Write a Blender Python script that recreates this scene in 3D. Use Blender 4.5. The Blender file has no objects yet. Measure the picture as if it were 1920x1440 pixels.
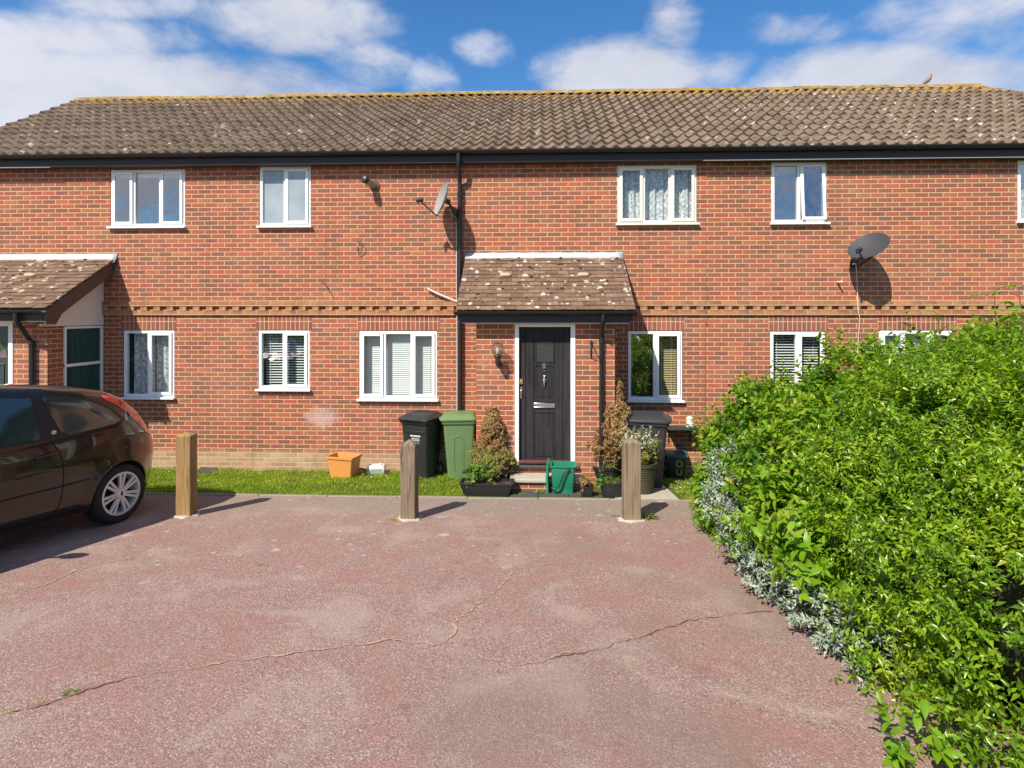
import bpy, bmesh, math, random
import numpy as np
from mathutils import Vector, Matrix, noise as mnoise

random.seed(7); RNG = np.random.default_rng(11)
SC = bpy.context.scene
COL = SC.collection
PI = math.pi

# ------------------------------------------------------------------ camera
TH = math.radians(2.2); FPX = 1050.0
CAM = np.array([0.0, -8.85, 2.5])
cd = bpy.data.cameras.new('camera'); cam = bpy.data.objects.new('camera', cd); COL.objects.link(cam)
cam.location = CAM; cam.rotation_euler = (math.radians(90), 0, TH)
cd.sensor_width = 36; cd.lens = FPX/1920*36; cd.shift_y = -129/1920; cd.clip_end = 2000; cd.clip_start = 0.05
SC.camera = cam
CR = np.array([math.cos(TH), math.sin(TH), 0]); CF = np.array([-math.sin(TH), math.cos(TH), 0]); CU = np.array([0, 0, 1.0])
SLOPE = 0.085                      # the drive falls gently towards the house
def ray(px, py): return CR*(px-960)/FPX + CF + CU*(591-py)/FPX
def YP(px, py, y=0.0):             # photo measurement -> point on the plane y = const
    r = ray(px, py); return CAM + r*((y-CAM[1])/r[1])
def XP(px, py, x):
    r = ray(px, py); return CAM + r*((x-CAM[0])/r[0])
def GP(px, py):                    # photo measurement -> point on the sloping ground
    r = ray(px, py); n = np.array([0, SLOPE, 1.0]); return CAM + r*(-(CAM@n)/(r@n))
def gz(y): return -SLOPE*y

# ------------------------------------------------------------------ light
SUN_D = Vector((0.67, 1.0, -1.28)).normalized()
sl = bpy.data.lights.new('sun', 'SUN'); sl.energy = 5.0; sl.angle = math.radians(0.5); sl.color = (1.0, 0.91, 0.77)
so = bpy.data.objects.new('sun', sl); COL.objects.link(so); so.rotation_euler = SUN_D.to_track_quat('-Z', 'Y').to_euler()
so.location = (-8, -14, 16)
SC.view_settings.view_transform = 'Standard'; SC.view_settings.look = 'None'
SC.view_settings.exposure = 0.55; SC.view_settings.gamma = 1.0; SC.view_settings.use_curve_mapping = False
SC.cycles.max_bounces = 8; SC.cycles.transparent_max_bounces = 16; SC.cycles.caustics_reflective = False; SC.cycles.caustics_refractive = False

# ------------------------------------------------------------------ node helpers
class NT:
    def __init__(s, tree): s.t = tree
    def n(s, typ, ins=None, **kw):
        nd = s.t.nodes.new(typ)
        for k, v in kw.items(): setattr(nd, k, v)
        for k, v in (ins or {}).items():
            if hasattr(v, 'is_output') or isinstance(v, bpy.types.NodeSocket): s.t.links.new(v, nd.inputs[k])
            else: nd.inputs[k].default_value = v
        return nd
    def m(s, op, a, b=None, c=None, clamp=False):
        nd = s.n('ShaderNodeMath', operation=op, use_clamp=clamp)
        for i, v in enumerate((a, b, c)):
            if v is None: continue
            if isinstance(v, bpy.types.NodeSocket): s.t.links.new(v, nd.inputs[i])
            else: nd.inputs[i].default_value = v
        return nd.outputs[0]
    def smooth(s, v, lo, hi, a=0.0, b=1.0):
        nd = s.n('ShaderNodeMapRange', {'From Min': lo, 'From Max': hi, 'To Min': a, 'To Max': b}, interpolation_type='SMOOTHSTEP')
        s.t.links.new(v, nd.inputs['Value']); return nd.outputs['Result']
    def mix(s, f, a, b, blend='MIX'):
        nd = s.n('ShaderNodeMix', data_type='RGBA', blend_type=blend)
        for k, v in ((0, f), (6, a), (7, b)):
            if isinstance(v, bpy.types.NodeSocket): s.t.links.new(v, nd.inputs[k])
            elif k == 0: nd.inputs[0].default_value = v
            else: nd.inputs[k].default_value = (v[0], v[1], v[2], 1)
        return nd.outputs[2]
    def ramp(s, v, stops, interp='LINEAR'):
        nd = s.n('ShaderNodeValToRGB'); cr = nd.color_ramp; cr.interpolation = interp
        while len(cr.elements) < len(stops): cr.elements.new(0.5)
        for e, (p, c) in zip(cr.elements, stops): e.position = p; e.color = (c[0], c[1], c[2], 1)
        s.t.links.new(v, nd.inputs[0]); return nd.outputs[0]
    def noise(s, scale, detail=3, rough=0.55, vec=None, dist=0.0):
        nd = s.n('ShaderNodeTexNoise', {'Scale': scale, 'Detail': detail, 'Roughness': rough, 'Distortion': dist})
        if vec is not None: s.t.links.new(vec, nd.inputs['Vector'])
        return nd.outputs['Fac']
    def voro(s, scale, vec=None, feature='F1', out='Distance', rnd=1.0):
        nd = s.n('ShaderNodeTexVoronoi', {'Scale': scale, 'Randomness': rnd}, feature=feature)
        if vec is not None: s.t.links.new(vec, nd.inputs['Vector'])
        return nd.outputs[out]
    def coord(s, kind='Object'): return s.n('ShaderNodeTexCoord').outputs[kind]
    def bump(s, h, strength=0.3, dist=0.01):
        nd = s.n('ShaderNodeBump', {'Strength': strength, 'Distance': dist}); s.t.links.new(h, nd.inputs['Height']); return nd.outputs[0]

def newmat(name):
    m = bpy.data.materials.new(name); m.use_nodes = True
    t = NT(m.node_tree); t.b = m.node_tree.nodes['Principled BSDF']; t.out = m.node_tree.nodes['Material Output']
    return m, t
def setb(t, **kw):
    for k, v in kw.items():
        k = k.replace('_', ' ')
        if isinstance(v, bpy.types.NodeSocket): t.t.links.new(v, t.b.inputs[k])
        elif isinstance(v, tuple) and len(v) == 3 and k in ('Base Color', 'Coat Tint', 'Sheen Tint'): t.b.inputs[k].default_value = (*v, 1)
        else: t.b.inputs[k].default_value = v

# ------------------------------------------------------------------ sky with clouds
wd = bpy.data.worlds.new('World'); SC.world = wd; wd.use_nodes = True
w = NT(wd.node_tree); wd.node_tree.nodes.clear()
sky = w.n('ShaderNodeTexSky', sky_type='NISHITA', sun_disc=False, sun_elevation=math.radians(46.8),
          sun_rotation=math.atan2(-0.67, -1.0), air_density=1.0, dust_density=0.0, ozone_density=4.0)
hs = w.n('ShaderNodeHueSaturation', {'Saturation': 1.24, 'Value': 1.06, 'Color': sky.outputs[0]})
bg1 = w.n('ShaderNodeBackground', {'Color': hs.outputs[0], 'Strength': 0.11})
dirv = w.coord('Generated')
sep = w.n('ShaderNodeSeparateXYZ', {0: dirv})
def cloud_blob(px, py, sx, sy, k=1.0):
    d = Vector(ray(px, py)); d.normalize(); sx /= 1150; sy /= 1150
    r = Vector(CR); u = r.cross(d).normalized()
    def dotc(v): 
        nd = w.n('ShaderNodeVectorMath', operation='DOT_PRODUCT'); w.t.links.new(dirv, nd.inputs[0]); nd.inputs[1].default_value = v; return nd.outputs['Value']
    a = w.m('MULTIPLY', w.m('SUBTRACT', dotc(r), r.dot(d)), 1/sx); b = w.m('MULTIPLY', dotc(u), 1/sy)
    f = dotc(d)
    q = w.m('ADD', w.m('MULTIPLY', a, a), w.m('MULTIPLY', b, b))
    v = w.m('SUBTRACT', w.m('MULTIPLY', w.m('SUBTRACT', 1.0, q), max(k, .8)), max(0.0, .9-k))
    v = w.m('MAXIMUM', v, -1.5)
    return w.m('ADD', v, w.m('MULTIPLY', w.m('LESS_THAN', f, 0.0), -4.0))
blobs = [(40, 190, 330, 85, 1.5), (330, 172, 270, 66, 1.4), (560, 180, 130, 42, 1.0), (130, 78, 190, 40, .75), (555, 42, 150, 52, .95), (690, 120, 95, 55, .5), (240, 12, 110, 26, .6), (800, 150, 60, 45, .45), (905, 95, 60, 32, .22),
         (1170, 148, 150, 78, 1.4), (1255, 60, 55, 80, .6), (1350, 130, 100, 36, .5), (1490, 58, 80, 30, .6), (1650, 150, 190, 62, 1.3), (1850, 60, 160, 70, .5), (1890, 150, 120, 50, .8)]
acc = None
for b in blobs:
    v = cloud_blob(*b); acc = v if acc is None else w.m('MAXIMUM', acc, v)
mp = w.n('ShaderNodeMapping', {'Vector': dirv, 'Scale': (1.0, 1.0, 1.9)})
n1 = w.noise(5.0, 9, 0.56, mp.outputs[0], 0.25); n2 = w.noise(1.9, 5, 0.55, mp.outputs[0]); n3 = w.noise(17, 6, 0.6, mp.outputs[0], 0.3)
wob = w.m('ADD', w.m('MULTIPLY', w.m('SUBTRACT', n1, 0.5), 3.2), w.m('MULTIPLY', w.m('SUBTRACT', n3, 0.5), 1.2))
front = w.smooth(sep.outputs[1], 0.05, 0.35)
gen = w.m('MULTIPLY', w.m('SUBTRACT', n2, 0.50), 9.0)
dens = w.m('ADD', w.m('ADD', w.m('MULTIPLY', acc, front), w.m('MULTIPLY', gen, w.m('SUBTRACT', 1.0, front))), wob)
mask = w.smooth(dens, -0.45, 1.05)
ctone = w.ramp(w.m('ADD', w.m('MULTIPLY', n1, 0.7), w.m('MULTIPLY', n2, 0.4)), [(0.3, (0.40, 0.43, 0.52)), (0.62, (0.62, 0.64, 0.72)), (0.9, (0.80, 0.80, 0.84))])
bg2 = w.n('ShaderNodeBackground', {'Color': ctone, 'Strength': 0.80})
ms = w.n('ShaderNodeMixShader', {0: w.m('MULTIPLY', mask, 0.96), 1: bg1.outputs[0], 2: bg2.outputs[0]})
wo = w.n('ShaderNodeOutputWorld', {'Surface': ms.outputs[0]})

# ------------------------------------------------------------------ mesh helpers
class MB:
    def __init__(s): s.v = []; s.f = []; s.mi = []; s.cur = 0
    def add(s, vs, fs):
        o = len(s.v); s.v += [tuple(map(float, p)) for p in vs]
        for f in fs: s.f.append([i+o for i in f]); s.mi.append(s.cur)
        return s
    def box(s, x0, x1, y0, y1, z0, z1):
        return s.add([(x0,y0,z0),(x1,y0,z0),(x1,y1,z0),(x0,y1,z0),(x0,y0,z1),(x1,y0,z1),(x1,y1,z1),(x0,y1,z1)],
                     [(0,3,2,1),(4,5,6,7),(0,1,5,4),(1,2,6,5),(2,3,7,6),(3,0,4,7)])
    def ring(s, x0, x1, z0, z1, t, y0, y1, tb=None):      # picture-frame ring in the xz plane
        tb = t if tb is None else tb
        s.box(x0, x1, y0, y1, z1-t, z1); s.box(x0, x1, y0, y1, z0, z0+tb)
        s.box(x0, x0+t, y0, y1, z0+tb, z1-t); return s.box(x1-t, x1, y0, y1, z0+tb, z1-t)
    def loft(s, loops, cap0=True, cap1=True, closed=True):
        n = len(loops[0]); vs = [p for l in loops for p in l]; fs = []
        for i in range(len(loops)-1):
            for j in range(n if closed else n-1):
                k = (j+1) % n; fs.append((i*n+j, i*n+k, (i+1)*n+k, (i+1)*n+j))
        if cap0: fs.append(tuple(range(n-1, -1, -1)))
        if cap1: fs.append(tuple(range((len(loops)-1)*n, len(loops)*n)))
        return s.add(vs, fs)
    def tube(s, pts, r, seg=8, cap=True):
        pts = [Vector(p) for p in pts]; loops = []; rr = r if isinstance(r, (list, tuple)) else [r]*len(pts)
        up = None
        for i, p in enumerate(pts):
            a = pts[max(i-1, 0)]; b = pts[min(i+1, len(pts)-1)]; d = (b-a).normalized()
            if up is None: up = d.orthogonal().normalized()
            up = (up - d*up.dot(d)).normalized(); si = d.cross(up)
            loops.append([p + (up*math.cos(2*PI*k/seg) + si*math.sin(2*PI*k/seg))*rr[i] for k in range(seg)])
        return s.loft(loops, cap, cap)
    def lathe(s, prof, seg=24, c=(0,0,0), axis='z', cap0=True, cap1=True):
        loops = []
        for r, h in prof:
            l = []
            for k in range(seg):
                a = 2*PI*k/seg; x, y = r*math.cos(a), r*math.sin(a)
                p = (x, y, h) if axis == 'z' else ((x, h, y) if axis == 'y' else (h, x, y))
                l.append((p[0]+c[0], p[1]+c[1], p[2]+c[2]))
            loops.append(l)
        return s.loft(loops, cap0, cap1)
    def prism(s, poly, fn0, fn1):           # poly of 2-D points; fn maps (a, b) -> 3-D for the two ends
        return s.loft([[fn0(*p) for p in poly], [fn1(*p) for p in poly]])
    def xform(s, M, start=0):
        for i in range(start, len(s.v)): s.v[i] = tuple(M @ Vector(s.v[i]))
        return s
    def build(s, name, mat, parent=None, smooth=True, angle=35, bevel=0.0, label=None):
        me = bpy.data.meshes.new(name); me.from_pydata(s.v, [], s.f); 
        bm = bmesh.new(); bm.from_mesh(me); bmesh.ops.recalc_face_normals(bm, faces=bm.faces); bm.to_mesh(me); bm.free()
        mats = mat if isinstance(mat, (list, tuple)) else [mat]
        for m in mats: me.materials.append(m)
        if len(mats) > 1: me.polygons.foreach_set('material_index', s.mi)
        if smooth:
            me.polygons.foreach_set('use_smooth', [True]*len(me.polygons)); me.set_sharp_from_angle(angle=math.radians(angle))
        me.update(); o = bpy.data.objects.new(name, me); COL.objects.link(o)
        if parent is not None: o.parent = parent
        if bevel: 
            b = o.modifiers.new('bevel', 'BEVEL'); b.width = bevel; b.segments = 2; b.limit_method = 'ANGLE'; b.angle_limit = math.radians(40)
        if label: o['label'] = label
        return o

def rrect(w, d, r, z, n=5, cx=0, cy=0):
    out = []
    for sx, sy, a0 in ((1, 1, 0), (-1, 1, 90), (-1, -1, 180), (1, -1, 270)):
        for k in range(n+1):
            a = math.radians(a0 + 90*k/n); out.append((cx+sx*(w/2-r)+r*math.cos(a), cy+sy*(d/2-r)+r*math.sin(a), z))
    return out
def smooth_path(pts, n=8):
    P = [Vector(p) for p in pts]; P = [P[0]*2-P[1]] + P + [P[-1]*2-P[-2]]; out = []
    for i in range(1, len(P)-2):
        for k in range(n):
            t = k/n; a, b, c, d = P[i-1], P[i], P[i+1], P[i+2]
            out.append(0.5*((2*b)+(c-a)*t+(2*a-5*b+4*c-d)*t*t+(3*b-a-3*c+d)*t**3))
    return out + [P[-2]]

def thing(name, label, cat, loc=(0,0,0), rz=0.0, group=None):
    o = bpy.data.objects.new(name, None); COL.objects.link(o); o.location = loc; o.rotation_euler = (0, 0, rz)
    o.empty_display_size = 0.2; o['label'] = label; o['category'] = cat
    if group: o['group'] = group
    return o
def tag(o, label, cat, group=None):
    o['label'] = label; o['category'] = cat
    if group: o['group'] = group
    return o
def struct(o, label=None):
    o['kind'] = 'structure'
    if label: o['label'] = label
    return o

# ------------------------------------------------------------------ materials
def brick_mat(name, axis='x', bw=0.2167, bh=0.0719, swap=False, palette=None, mortar=(0.60, 0.425, 0.26), stain=False, off=0.0, offv=0.0):
    m, t = newmat(name); co = t.coord(); sp = t.n('ShaderNodeSeparateXYZ', {0: co})
    u = sp.outputs[0 if axis == 'x' else 1]; v = sp.outputs[2]
    if swap: u, v = v, u
    u = t.m('ADD', u, off); v = t.m('ADD', v, offv)
    vv = t.m('DIVIDE', v, bh); row = t.m('FLOOR', vv)
    uu = t.m('DIVIDE', u, bw); uu = t.m('ADD', uu, t.m('MULTIPLY', t.m('FLOORED_MODULO', row, 2.0), 0.0 if swap else 0.5)); colm = t.m('FLOOR', uu)
    fu = t.m('FRACT', uu); fv = t.m('FRACT', vv)
    wn = t.n('ShaderNodeTexWhiteNoise', noise_dimensions='2D'); cv = t.n('ShaderNodeCombineXYZ', {0: colm, 1: row}); t.t.links.new(cv.outputs[0], wn.inputs['Vector'])
    r1 = wn.outputs['Value']; wc = t.n('ShaderNodeSeparateColor', {0: wn.outputs['Color']}); r2 = wc.outputs[1]; r3 = wc.outputs[2]
    du = t.m('MULTIPLY', t.m('MINIMUM', fu, t.m('SUBTRACT', 1.0, fu)), bw); dv = t.m('MULTIPLY', t.m('MINIMUM', fv, t.m('SUBTRACT', 1.0, fv)), bh)
    nz = t.noise(55, 4, 0.6, co); nb = t.noise(14, 4, 0.6, co); nl = t.noise(1.1, 4, 0.6, co)
    d = t.m('ADD', t.m('MINIMUM', du, dv), t.m('MULTIPLY', t.m('SUBTRACT', nz, 0.5), 0.005))
    mask = t.smooth(d, 0.0041, 0.0072)
    pal = palette or [(0.0, (0.19, 0.080, 0.057)), (0.2, (0.25, 0.085, 0.057)), (0.4, (0.305, 0.089, 0.055)), (0.6, (0.35, 0.094, 0.055)), (0.8, (0.39, 0.099, 0.055)), (0.93, (0.41, 0.15, 0.064)), (1.0, (0.28, 0.112, 0.074))]
    bc = t.ramp(t.m('ADD', t.m('MULTIPLY', r1, 0.93), t.m('MULTIPLY', t.m('SUBTRACT', nb, 0.5), 0.75), clamp=True), pal)
    # darker fired smudge on part of each brick, fine grit
    sm = t.m('MULTIPLY', t.smooth(t.m('ADD', t.m('SUBTRACT', fu, r2), t.m('MULTIPLY', t.m('SUBTRACT', nb, .5), 2.0)), -0.25, 0.6), t.m('MULTIPLY', r3, 0.85))
    bc = t.mix(sm, bc, (0.19, 0.098, 0.068))
    bc = t.mix(t.smooth(nz, 0.42, 0.8, 0.0, 0.30), bc, (0.42, 0.17, 0.115))
    mc = t.mix(nz, (mortar[0]*0.80, mortar[1]*0.78, mortar[2]*0.74), (mortar[0]*1.15, mortar[1]*1.15, mortar[2]*1.15))
    c = t.mix(mask, mc, bc)
    if stain:
        x, z = sp.outputs[0], sp.outputs[2]
        def spot(px, py, rx, rz, lo, hi):
            p = YP(px, py); a = t.m('DIVIDE', t.m('SUBTRACT', x, p[0]), rx); b = t.m('DIVIDE', t.m('SUBTRACT', z, p[2]), rz)
            q = t.m('ADD', t.m('MULTIPLY', a, a), t.m('MULTIPLY', b, b)); return t.smooth(t.m('ADD', t.m('SUBTRACT', 1.0, q), t.m('MULTIPLY', t.m('SUBTRACT', t.noise(9, 5, .7, co), 0.5), 2.4)), lo, hi)
        c = t.mix(t.m('MULTIPLY', spot(603, 783, 0.36, 0.22, 0.1, 1.1), 0.55), c, (0.56, 0.44, 0.43))
        c = t.mix(t.m('MULTIPLY', spot(520, 858, 0.9, 0.12, 0.2, 1.2), 0.5), c, (0.58, 0.47, 0.31))
        low = t.m('MULTIPLY', t.smooth(t.m('ADD', z, t.m('MULTIPLY', t.m('SUBTRACT', nl, .5), 0.16)), 0.36, 0.26), t.smooth(x, -0.9, -2.2, 0.25, 0.75))
        c = t.mix(low, c, t.mix(mask, (0.50, 0.42, 0.30), t.mix(r1, (0.37, 0.24, 0.135), (0.46, 0.34, 0.22))))
    c = t.mix(t.smooth(nl, 0.4, 0.75, 0.0, 0.12), c, (0.5, 0.34, 0.24))
    mps = t.n('ShaderNodeMapping', {'Vector': co, 'Scale': (5.0, 5.0, 0.45)}).outputs[0]
    c = t.mix(t.smooth(t.noise(1.0, 5, .6, mps), 0.52, 0.75, 0.0, 0.36), c, (0.15, 0.085, 0.055))
    setb(t, Base_Color=c, Roughness=0.9, Specular_IOR_Level=0.25)
    h = t.m('ADD', mask, t.m('MULTIPLY', nz, 0.35)); setb(t, Normal=t.bump(h, 0.75, 0.006)); return m

def plain(name, c, rough=0.5, metal=0.0, spec=0.5, var=0.12, scale=18, bump=0.0, coat=0.0):
    m, t = newmat(name); co = t.coord(); n = t.noise(scale, 4, 0.6, co); n2 = t.noise(scale*0.13, 3, 0.6, co)
    a = tuple(x*(1-var) for x in c); b = tuple(min(1, x*(1+var)) for x in c)
    setb(t, Base_Color=t.mix(t.m('ADD', t.m('MULTIPLY', n, .5), t.m('MULTIPLY', n2, .5)), a, b), Metallic=metal, Specular_IOR_Level=spec, Coat_Weight=coat)
    setb(t, Roughness=t.smooth(n, 0.2, 0.8, max(0.02, rough-0.08), min(1, rough+0.08)))
    if bump: setb(t, Normal=t.bump(n, bump, 0.004))
    return m

def spotted(t, co, scale, thr, soft, dens, seed=0.0):      # irregular lichen patches
    mp = t.n('ShaderNodeMapping', {'Vector': co, 'Location': (seed, seed*1.7, seed*0.3)}).outputs[0]
    wv = t.n('ShaderNodeVectorMath', operation='ADD'); t.t.links.new(mp, wv.inputs[0])
    nn = t.n('ShaderNodeTexNoise', {'Scale': scale*3.5, 'Detail': 3}); t.t.links.new(co, nn.inputs['Vector'])
    sc = t.n('ShaderNodeVectorMath', operation='SCALE'); t.t.links.new(nn.outputs['Color'], sc.inputs[0]); sc.inputs['Scale'].default_value = 0.35/scale*2
    t.t.links.new(sc.outputs[0], wv.inputs[1])
    vo = t.n('ShaderNodeTexVoronoi', {'Scale': scale}); t.t.links.new(wv.outputs[0], vo.inputs['Vector'])
    cs = t.n('ShaderNodeSeparateColor', {0: vo.outputs['Color']})
    size = t.m('MULTIPLY', t.m('POWER', cs.outputs[0], 2.0), thr); on = t.m('LESS_THAN', cs.outputs[1], dens)
    return t.m('MULTIPLY', t.smooth(t.m('SUBTRACT', size, vo.outputs['Distance']), -soft, soft), on)

def roof_tile_mat():
    m, t = newmat('weathered_concrete_tile'); co = t.coord(); sp = t.n('ShaderNodeSeparateXYZ', {0: co})
    n = t.noise(24, 5, .65, co); n2 = t.noise(1.3, 4, .6, co); n3 = t.noise(7, 4, .6, co)
    ti = t.n('ShaderNodeTexWhiteNoise', noise_dimensions='2D')
    cv = t.n('ShaderNodeCombineXYZ', {0: t.m('FLOOR', t.m('DIVIDE', sp.outputs[0], TILE_W)), 1: t.m('FLOOR', t.m('MULTIPLY', sp.outputs[2], 1/0.161))}); t.t.links.new(cv.outputs[0], ti.inputs['Vector'])
    c = t.ramp(t.m('ADD', t.m('MULTIPLY', n3, .55), t.m('MULTIPLY', ti.outputs['Value'], .45)), [(0.1, (0.092, 0.068, 0.050)), (0.45, (0.148, 0.108, 0.078)), (0.65, (0.180, 0.130, 0.096)), (0.95, (0.235, 0.18, 0.135))])
    c = t.mix(t.smooth(n2, .45, .7, 0, .30), c, (0.17, 0.145, 0.105))
    c = t.mix(t.m('MULTIPLY', t.smooth(n, .55, .8), .5), c, (0.09, 0.065, 0.05))
    c = t.mix(t.m('MULTIPLY', spotted(t, co, 8.0, 0.42, 0.07, 0.20), 0.75), c, (0.56, 0.52, 0.47))
    c = t.mix(t.m('MULTIPLY', spotted(t, co, 18, 0.45, 0.1, 0.16, 3.3), 0.6), c, (0.55, 0.52, 0.48))
    hi = t.smooth(t.m('ADD', sp.outputs[2], t.m('MULTIPLY', t.m('SUBTRACT', n3, .5), 1.1)), 6.35, 7.25)
    och = t.m('MULTIPLY', t.smooth(t.m('ADD', n, t.m('MULTIPLY', hi, 0.30)), 0.72, 0.84), 0.85)
    c = t.mix(och, c, (0.42, 0.25, 0.045))
    setb(t, Base_Color=c, Roughness=.92, Specular_IOR_Level=.2, Normal=t.bump(n, .4, .006)); return m
def ridge_mat():
    m, t = newmat('lichened_ridge_tile'); co = t.coord(); n = t.noise(11, 6, .7, co); n2 = t.noise(3, 4, .6, co)
    c = t.ramp(n, [(0.36, (0.15, 0.11, 0.075)), (0.48, (0.24, 0.165, 0.075)), (0.58, (0.36, 0.225, 0.04)), (0.70, (0.36, 0.29, 0.17))])
    c = t.mix(t.smooth(n2, .5, .7, 0, .55), c, (0.42, 0.33, 0.25))
    setb(t, Base_Color=c, Roughness=.95, Specular_IOR_Level=.15, Normal=t.bump(n, .7, .015)); return m
def porch_tile_mat():
    m, t = newmat('plain_roof_tile'); co = t.coord(); n = t.noise(30, 5, .65, co); n3 = t.noise(6, 4, .6, co)
    r = t.n('ShaderNodeNewGeometry').outputs['Random Per Island']
    c = t.ramp(t.m('ADD', t.m('MULTIPLY', n3, .5), t.m('MULTIPLY', r, .5)), [(0.15, (0.105, 0.068, 0.048)), (0.5, (0.165, 0.105, 0.073)), (0.85, (0.235, 0.150, 0.10))])
    c = t.mix(t.m('MULTIPLY', t.smooth(n, .56, .75), .6), c, (0.07, 0.045, 0.03))
    c = t.mix(t.m('MULTIPLY', spotted(t, co, 11.0, 0.5, 0.09, 0.40), 0.75), c, (0.58, 0.54, 0.48))
    c = t.mix(t.m('MULTIPLY', spotted(t, co, 17, 0.5, 0.08, 0.2, 5.1), 0.8), c, (0.62, 0.56, 0.50))
    setb(t, Base_Color=c, Roughness=.93, Specular_IOR_Level=.2, Normal=t.bump(n, .5, .006)); return m
def tarmac_mat():
    m, t = newmat('worn_red_tarmac'); co = t.coord(); sp = t.n('ShaderNodeSeparateXYZ', {0: co})
    vo = t.n('ShaderNodeTexVoronoi', {'Scale': 135.0, 'Vector': co}); vc = t.n('ShaderNodeSeparateColor', {0: vo.outputs['Color']})
    n = t.noise(140, 3, .6, co); nb = t.noise(1.5, 6, .62, co, .6); nm = t.noise(9, 4, .6, co); nw = t.noise(0.55, 4, .6, co)
    c = t.ramp(vc.outputs[0], [(0.0, (0.15, 0.100, 0.088)), (0.3, (0.24, 0.155, 0.136)), (0.65, (0.285, 0.188, 0.165)), (0.90, (0.34, 0.24, 0.207)), (0.985, (0.45, 0.365, 0.32))])
    c = t.mix(t.smooth(nb, .46, .66, 0, .45), c, (0.29, 0.130, 0.115))
    c = t.mix(t.smooth(nb, .50, .33, 0, .5), c, (0.37, 0.285, 0.24))
    c = t.mix(t.smooth(nw, .50, .68, 0, .5), c, (0.20, 0.145, 0.118))
    nq = t.noise(2.6, 5, .7, t.n('ShaderNodeMapping', {'Vector': co, 'Scale': (1.0, .5, 1.0), 'Location': (3.0, 8.0, 0.0)}).outputs[0], .8)
    c = t.mix(t.smooth(nq, .60, .72, 0, .35), c, (0.115, 0.08, 0.068))
    c = t.mix(t.smooth(t.noise(6.5, 4, .7, co), .60, .72, 0, .3), c, (0.40, 0.31, 0.26))
    wear = t.smooth(t.m('ADD', sp.outputs[1], t.m('MULTIPLY', t.m('SUBTRACT', nb, .5), 1.4)), -2.75, -2.2)
    c = t.mix(t.m('MULTIPLY', wear, .75), c, t.mix(vc.outputs[1], (0.13, 0.105, 0.085), (0.34, 0.29, 0.24)))
    c = t.mix(t.m('MULTIPLY', t.smooth(nm, .62, .75), .3), c, (0.07, 0.05, 0.04))
    region = t.smooth(t.m('ADD', sp.outputs[1], t.m('MULTIPLY', sp.outputs[0], -0.22)), -4.9, -3.2)
    lich = t.m('MAXIMUM', spotted(t, co, 6.0, 0.32, 0.08, 0.22), spotted(t, co, 13.0, 0.36, 0.09, 0.30, 2.2))
    c = t.mix(t.m('MULTIPLY', t.m('MULTIPLY', lich, region), .5), c, (0.50, 0.44, 0.40))
    setb(t, Base_Color=c, Roughness=.9, Specular_IOR_Level=.25)
    h = t.m('ADD', t.m('SUBTRACT', 1.0, vo.outputs['Distance']), t.m('MULTIPLY', n, .4)); setb(t, Normal=t.bump(h, .42, .005)); return m
def wood_mat(name, a, b, dark=(0.05, 0.035, 0.025), crack=0.5, sc=1.0):
    m, t = newmat(name); co = t.coord(); mp = t.n('ShaderNodeMapping', {'Vector': co, 'Scale': (26*sc, 26*sc, 1.6*sc)}).outputs[0]
    n = t.noise(1.0, 6, .65, mp, .4); n2 = t.noise(5, 4, .6, co); mp2 = t.n('ShaderNodeMapping', {'Vector': co, 'Scale': (70*sc, 70*sc, 2.5*sc)}).outputs[0]; n3 = t.noise(1.0, 4, .6, mp2)
    c = t.mix(n2, a, b); c = t.mix(t.m('MULTIPLY', t.smooth(n, .53, .66), crack), c, dark); c = t.mix(t.smooth(n3, .4, .7, 0, .35), c, tuple(min(1, x*1.5) for x in b))
    setb(t, Base_Color=c, Roughness=.85, Specular_IOR_Level=.25, Normal=t.bump(t.m('SUBTRACT', n3, t.m('MULTIPLY', t.smooth(n, .53, .66), 1.2)), .6, .006)); return m
def glass_mat(name, refl=0.16, tint=(0.82, 0.88, 0.88)):
    m, t = newmat(name); tr = t.n('ShaderNodeBsdfTransparent', {'Color': (*tint, 1)}); co = t.coord()
    nb = t.bump(t.noise(3.0, 2, .5, co), 0.22, 0.03)
    gl = t.n('ShaderNodeBsdfGlossy', {'Color': (0.95, 0.97, 1, 1), 'Roughness': 0.01, 'Normal': nb})
    fc = t.n('ShaderNodeLayerWeight', {'Blend': 0.5}).outputs['Facing']
    f = t.m('ADD', t.m('MULTIPLY', t.m('POWER', fc, 5.0), 0.9), refl, clamp=True)
    mx = t.n('ShaderNodeMixShader', {0: f, 1: tr.outputs[0], 2: gl.outputs[0]}); t.t.links.new(mx.outputs[0], t.out.inputs[0]); return m
def lace_mat():
    m, t = newmat('white_lace'); co = t.coord(); v = t.voro(26, co); n = t.noise(34, 4, .6, co, 1.2)
    a = t.smooth(t.m('ADD', n, t.m('MULTIPLY', v, -0.25)), .28, .5, .42, .97)
    setb(t, Base_Color=(0.86, 0.86, 0.87), Roughness=.9, Alpha=a, Specular_IOR_Level=.1); return m
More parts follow.
